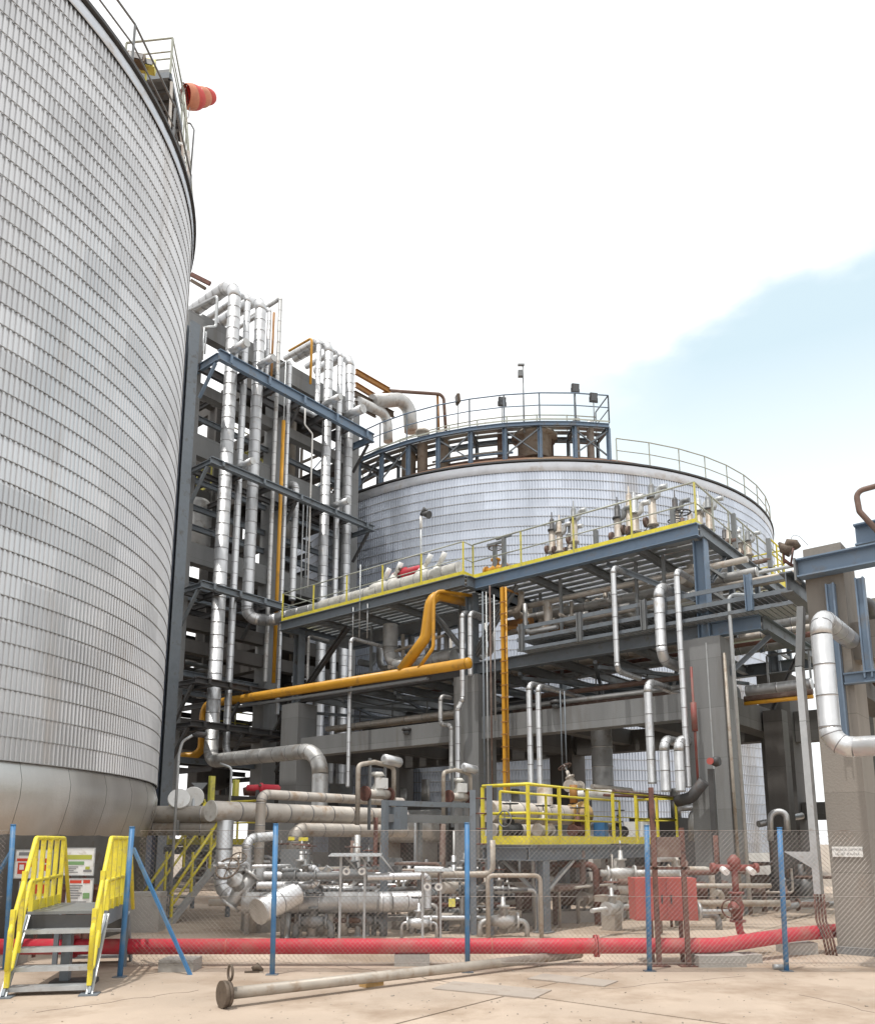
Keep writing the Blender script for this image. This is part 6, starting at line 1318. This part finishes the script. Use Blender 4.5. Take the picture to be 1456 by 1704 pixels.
for (xy, d, m1_, m2_), lb in zip(pz, pn):
    p = DD(xy[0], xy[1], d); pump(lb, at_z(p, .02), rrn.uniform(-.4, 1.0), m1_, m2_, 1.0)
grp = 'low yard pipes behind the fence'; rq = random.Random(21)
for k in range(140):
    x = rq.uniform(400, 820) if k < 84 else rq.uniform(800, 1150) if k < 118 else rq.uniform(1190, 1340); d = rq.uniform(14.6, 19) if k < 118 else rq.uniform(19, 26); p = DD(x, 1500, d); z = rq.choice((.3, .5, .8, 1.1)); r = rq.choice((.035, .05, .06, .08)); h = rq.uniform(.3, 1.1); ln = rq.uniform(.5, 1.6); dd = VV if rq.random() < .5 else V((1, 0, 0)); m = rq.choice(('brown', 'rust', 'pipeg', 'grey', 'grey', 'silver', 'silverd', 'silver', 'silverd') if x < 800 else ('brown', 'brown', 'rust', 'pipeg', 'grey', 'silverd', 'beige')); r *= .8
    p.z = 0; typ = k % 4
    if typ == 0: pts = [at_z(p, 0), at_z(p, z), at_z(p, z)+dd*ln, at_z(p, 0)+dd*ln]
    elif typ == 1: pts = [at_z(p, .05), at_z(p, z+h*.5), at_z(p, z+h*.5)-dd*ln*.6]
    elif typ == 2: pts = [at_z(p, z), at_z(p, z)+dd*ln*1.3, at_z(p, z+h)+dd*ln*1.3]
    else: pts = [at_z(p, z), at_z(p, z)+dd*ln*2]
    WH = 'behind the first fence bay' if x < 470 else 'under the silver manifold' if x < 560 else 'below the left canopy' if x < 640 else 'behind the grey frame' if x < 700 else 'left of the third blue post' if x < 780 else 'behind the ladder' if x < 830 else 'under the left of the yellow platform' if x < 910 else 'under the middle of the yellow platform' if x < 1010 else 'behind the red box' if x < 1090 else 'right of the red box' if x < 1190 else 'in the gap right of the corner column'
    lbp = '%s %s %s, %s' % ({'brown': 'brown', 'rust': 'rust red', 'pipeg': 'dusty', 'grey': 'grey', 'beige': 'cream', 'silver': 'silver', 'silverd': 'dull silver'}[m], ['bridge-shaped low pipe', 'upright hooked pipe', 'level pipe kinked upward', 'short level pipe'][typ], WH, 'near the fence' if d < 17 else 'farther back')
    spipe('yard_pipe', lbp, pts, r, m, r*2.5, group=grp)
    if typ in (0, 3) and (k < 36 or k % 3 == 0): valve('small %s valve %s, %s' % ({'brown': 'brown', 'rust': 'rust red', 'pipeg': 'dusty', 'grey': 'grey', 'beige': 'cream', 'silver': 'silver', 'silverd': 'dull silver'}[m], WH, 'near the fence' if d < 17 else 'farther back'), at_z(p, z)+dd*ln*.5, dd, .8+.5*rq.random(), m, rq.choice(('dark', 'rust')), group='small valves low behind the fence')
# concrete pedestals
for n_, (x, y, d, w, h) in enumerate(((1018, 1530, 16.5, .55, .55), (845, 1545, 15.8, .4, .3), (700, 1550, 15.9, .35, .3))):
    p = DD(x, y, d); b = B(); b.box(at_z(p, h/2), (w*.5, .3, h), AU); b.box(at_z(p, h+.06), (w, .34, .12), AU); single('pedestal', b, 'pipeg', ['T-shaped dusty pedestal under the low platform', 'small dusty pedestal right of the ladder', 'small dusty pedestal left of the ladder'][n_], 'pedestal')
# small grey cabinet and rail between stair and frame
t = thing('local_panel', 'grey control panel behind the second blue post', 'panel', YY(500, 1550, 16.2)); c = YY(492, 1440, 16.2); b = B(); b.box(at_z(c, .95), (.55, .22, 1.2)); b.build('cabinet', 'grey', t); b = B(); b.box(at_z(c, .35)-V((0, .0, .18)), (.45, .2, .34)); b.build('foot', 'dark', t)
for n_, (x, y) in enumerate(((485, 1396), (505, 1397))):
    b = B(); c = YY(x, y, 15.9); b.box(c, (.12+.06*n_, .02, .07), .2); single('warning_label', b, 'yel', ['small yellow plate above the grey panel, left', 'small yellow plate above the grey panel, right'][n_], 'tag')
# silver pieces and distant pipes right of the corner column
for n_, (pts, r, m, lb) in enumerate((
    ([DD(1262, 1372, 24), DD(1335, 1358, 25)], .09, 'silver', 'bright level pipe low behind, right of the corner column'),
    ([DD(1282, 1400, 23), DD(1282, 1352, 23), DD(1308, 1350, 23), DD(1310, 1385, 23)], .08, 'silver', 'silver arch pipe in the far gap right of the corner column'),
    ([DD(1130, 1345, 24), DD(1180, 1342, 25)], .1, 'silver', 'pale level pipe seen left of the corner column, behind the railing'),
    ([DD(1150, 1400, 23), DD(1150, 1352, 23), DD(1180, 1350, 24)], .08, 'silverd', 'pale pipe hook left of the corner column, behind the railing'))):
    spipe('far_pipe', lb, pts, r, m)
# concrete duct bank and wall under the rack: dark machine hall back
for n_, (t_, w, sx_, sy_, h) in enumerate(((9.5, 4.6, 3.0, 1.6, 2.6), (13.2, 4.4, 2.2, 1.6, 3.1), (3.4, 4.9, 1.6, 1.2, 2.4))):
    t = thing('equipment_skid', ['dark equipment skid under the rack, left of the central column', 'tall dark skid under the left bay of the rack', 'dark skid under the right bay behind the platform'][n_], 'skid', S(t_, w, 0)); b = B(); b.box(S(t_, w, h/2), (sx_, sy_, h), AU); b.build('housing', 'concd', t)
    for k in range(3): b = B(); b.box(S(t_-sx_/2+(k+.5)*sx_/3, w-sy_/2-.011, h*.55), (sx_/3-.12, .02, h*.6), AU); b.build('panel', 'dark', t)
    b = B(); b.cyl(S(t_-sx_*.3, w, h), S(t_-sx_*.3, w, h+.9), .16, 12); b.build('stack', 'silverd', t); b = B(); b.cyl(S(t_+sx_*.2, w, h), S(t_+sx_*.2, w, h+.6), .12, 12); b.build('stack', 'silverd', t)
for n_, (t_, w, r, L_) in enumerate(((11.2, 1.9, .55, 2.6), (5.0, 2.6, .5, 2.4))):
    c = S(t_, w, 2.2 if n_ == 0 else 1.7); t = thing('horizontal_drum', ['dusty horizontal drum under the left bay, behind the looped valve', 'dusty horizontal drum under the right bay behind the platform'][n_], 'vessel', at_z(c, 0)); b = B(); b.tube([c-U*(L_/2+.25), c-U*(L_/2+.15), c-U*L_/2, c+U*L_/2, c+U*(L_/2+.15), c+U*(L_/2+.25)], 1, 24, radii=[.1, r*.75, r, r, r*.75, .1]); b.build('shell', 'silverd', t)
    for s_ in (-1, 1): b = B(); b.box(at_z(c+U*s_*L_*.32, (c.z-r)/2+.1), (.25, .8, c.z-r+.2), AU); b.build('saddle', 'plinth', t)

# tidy helper properties
for o in bpy.data.objects:
    for k in ('rootw', 'basew'):
        if k in o: del o[k]
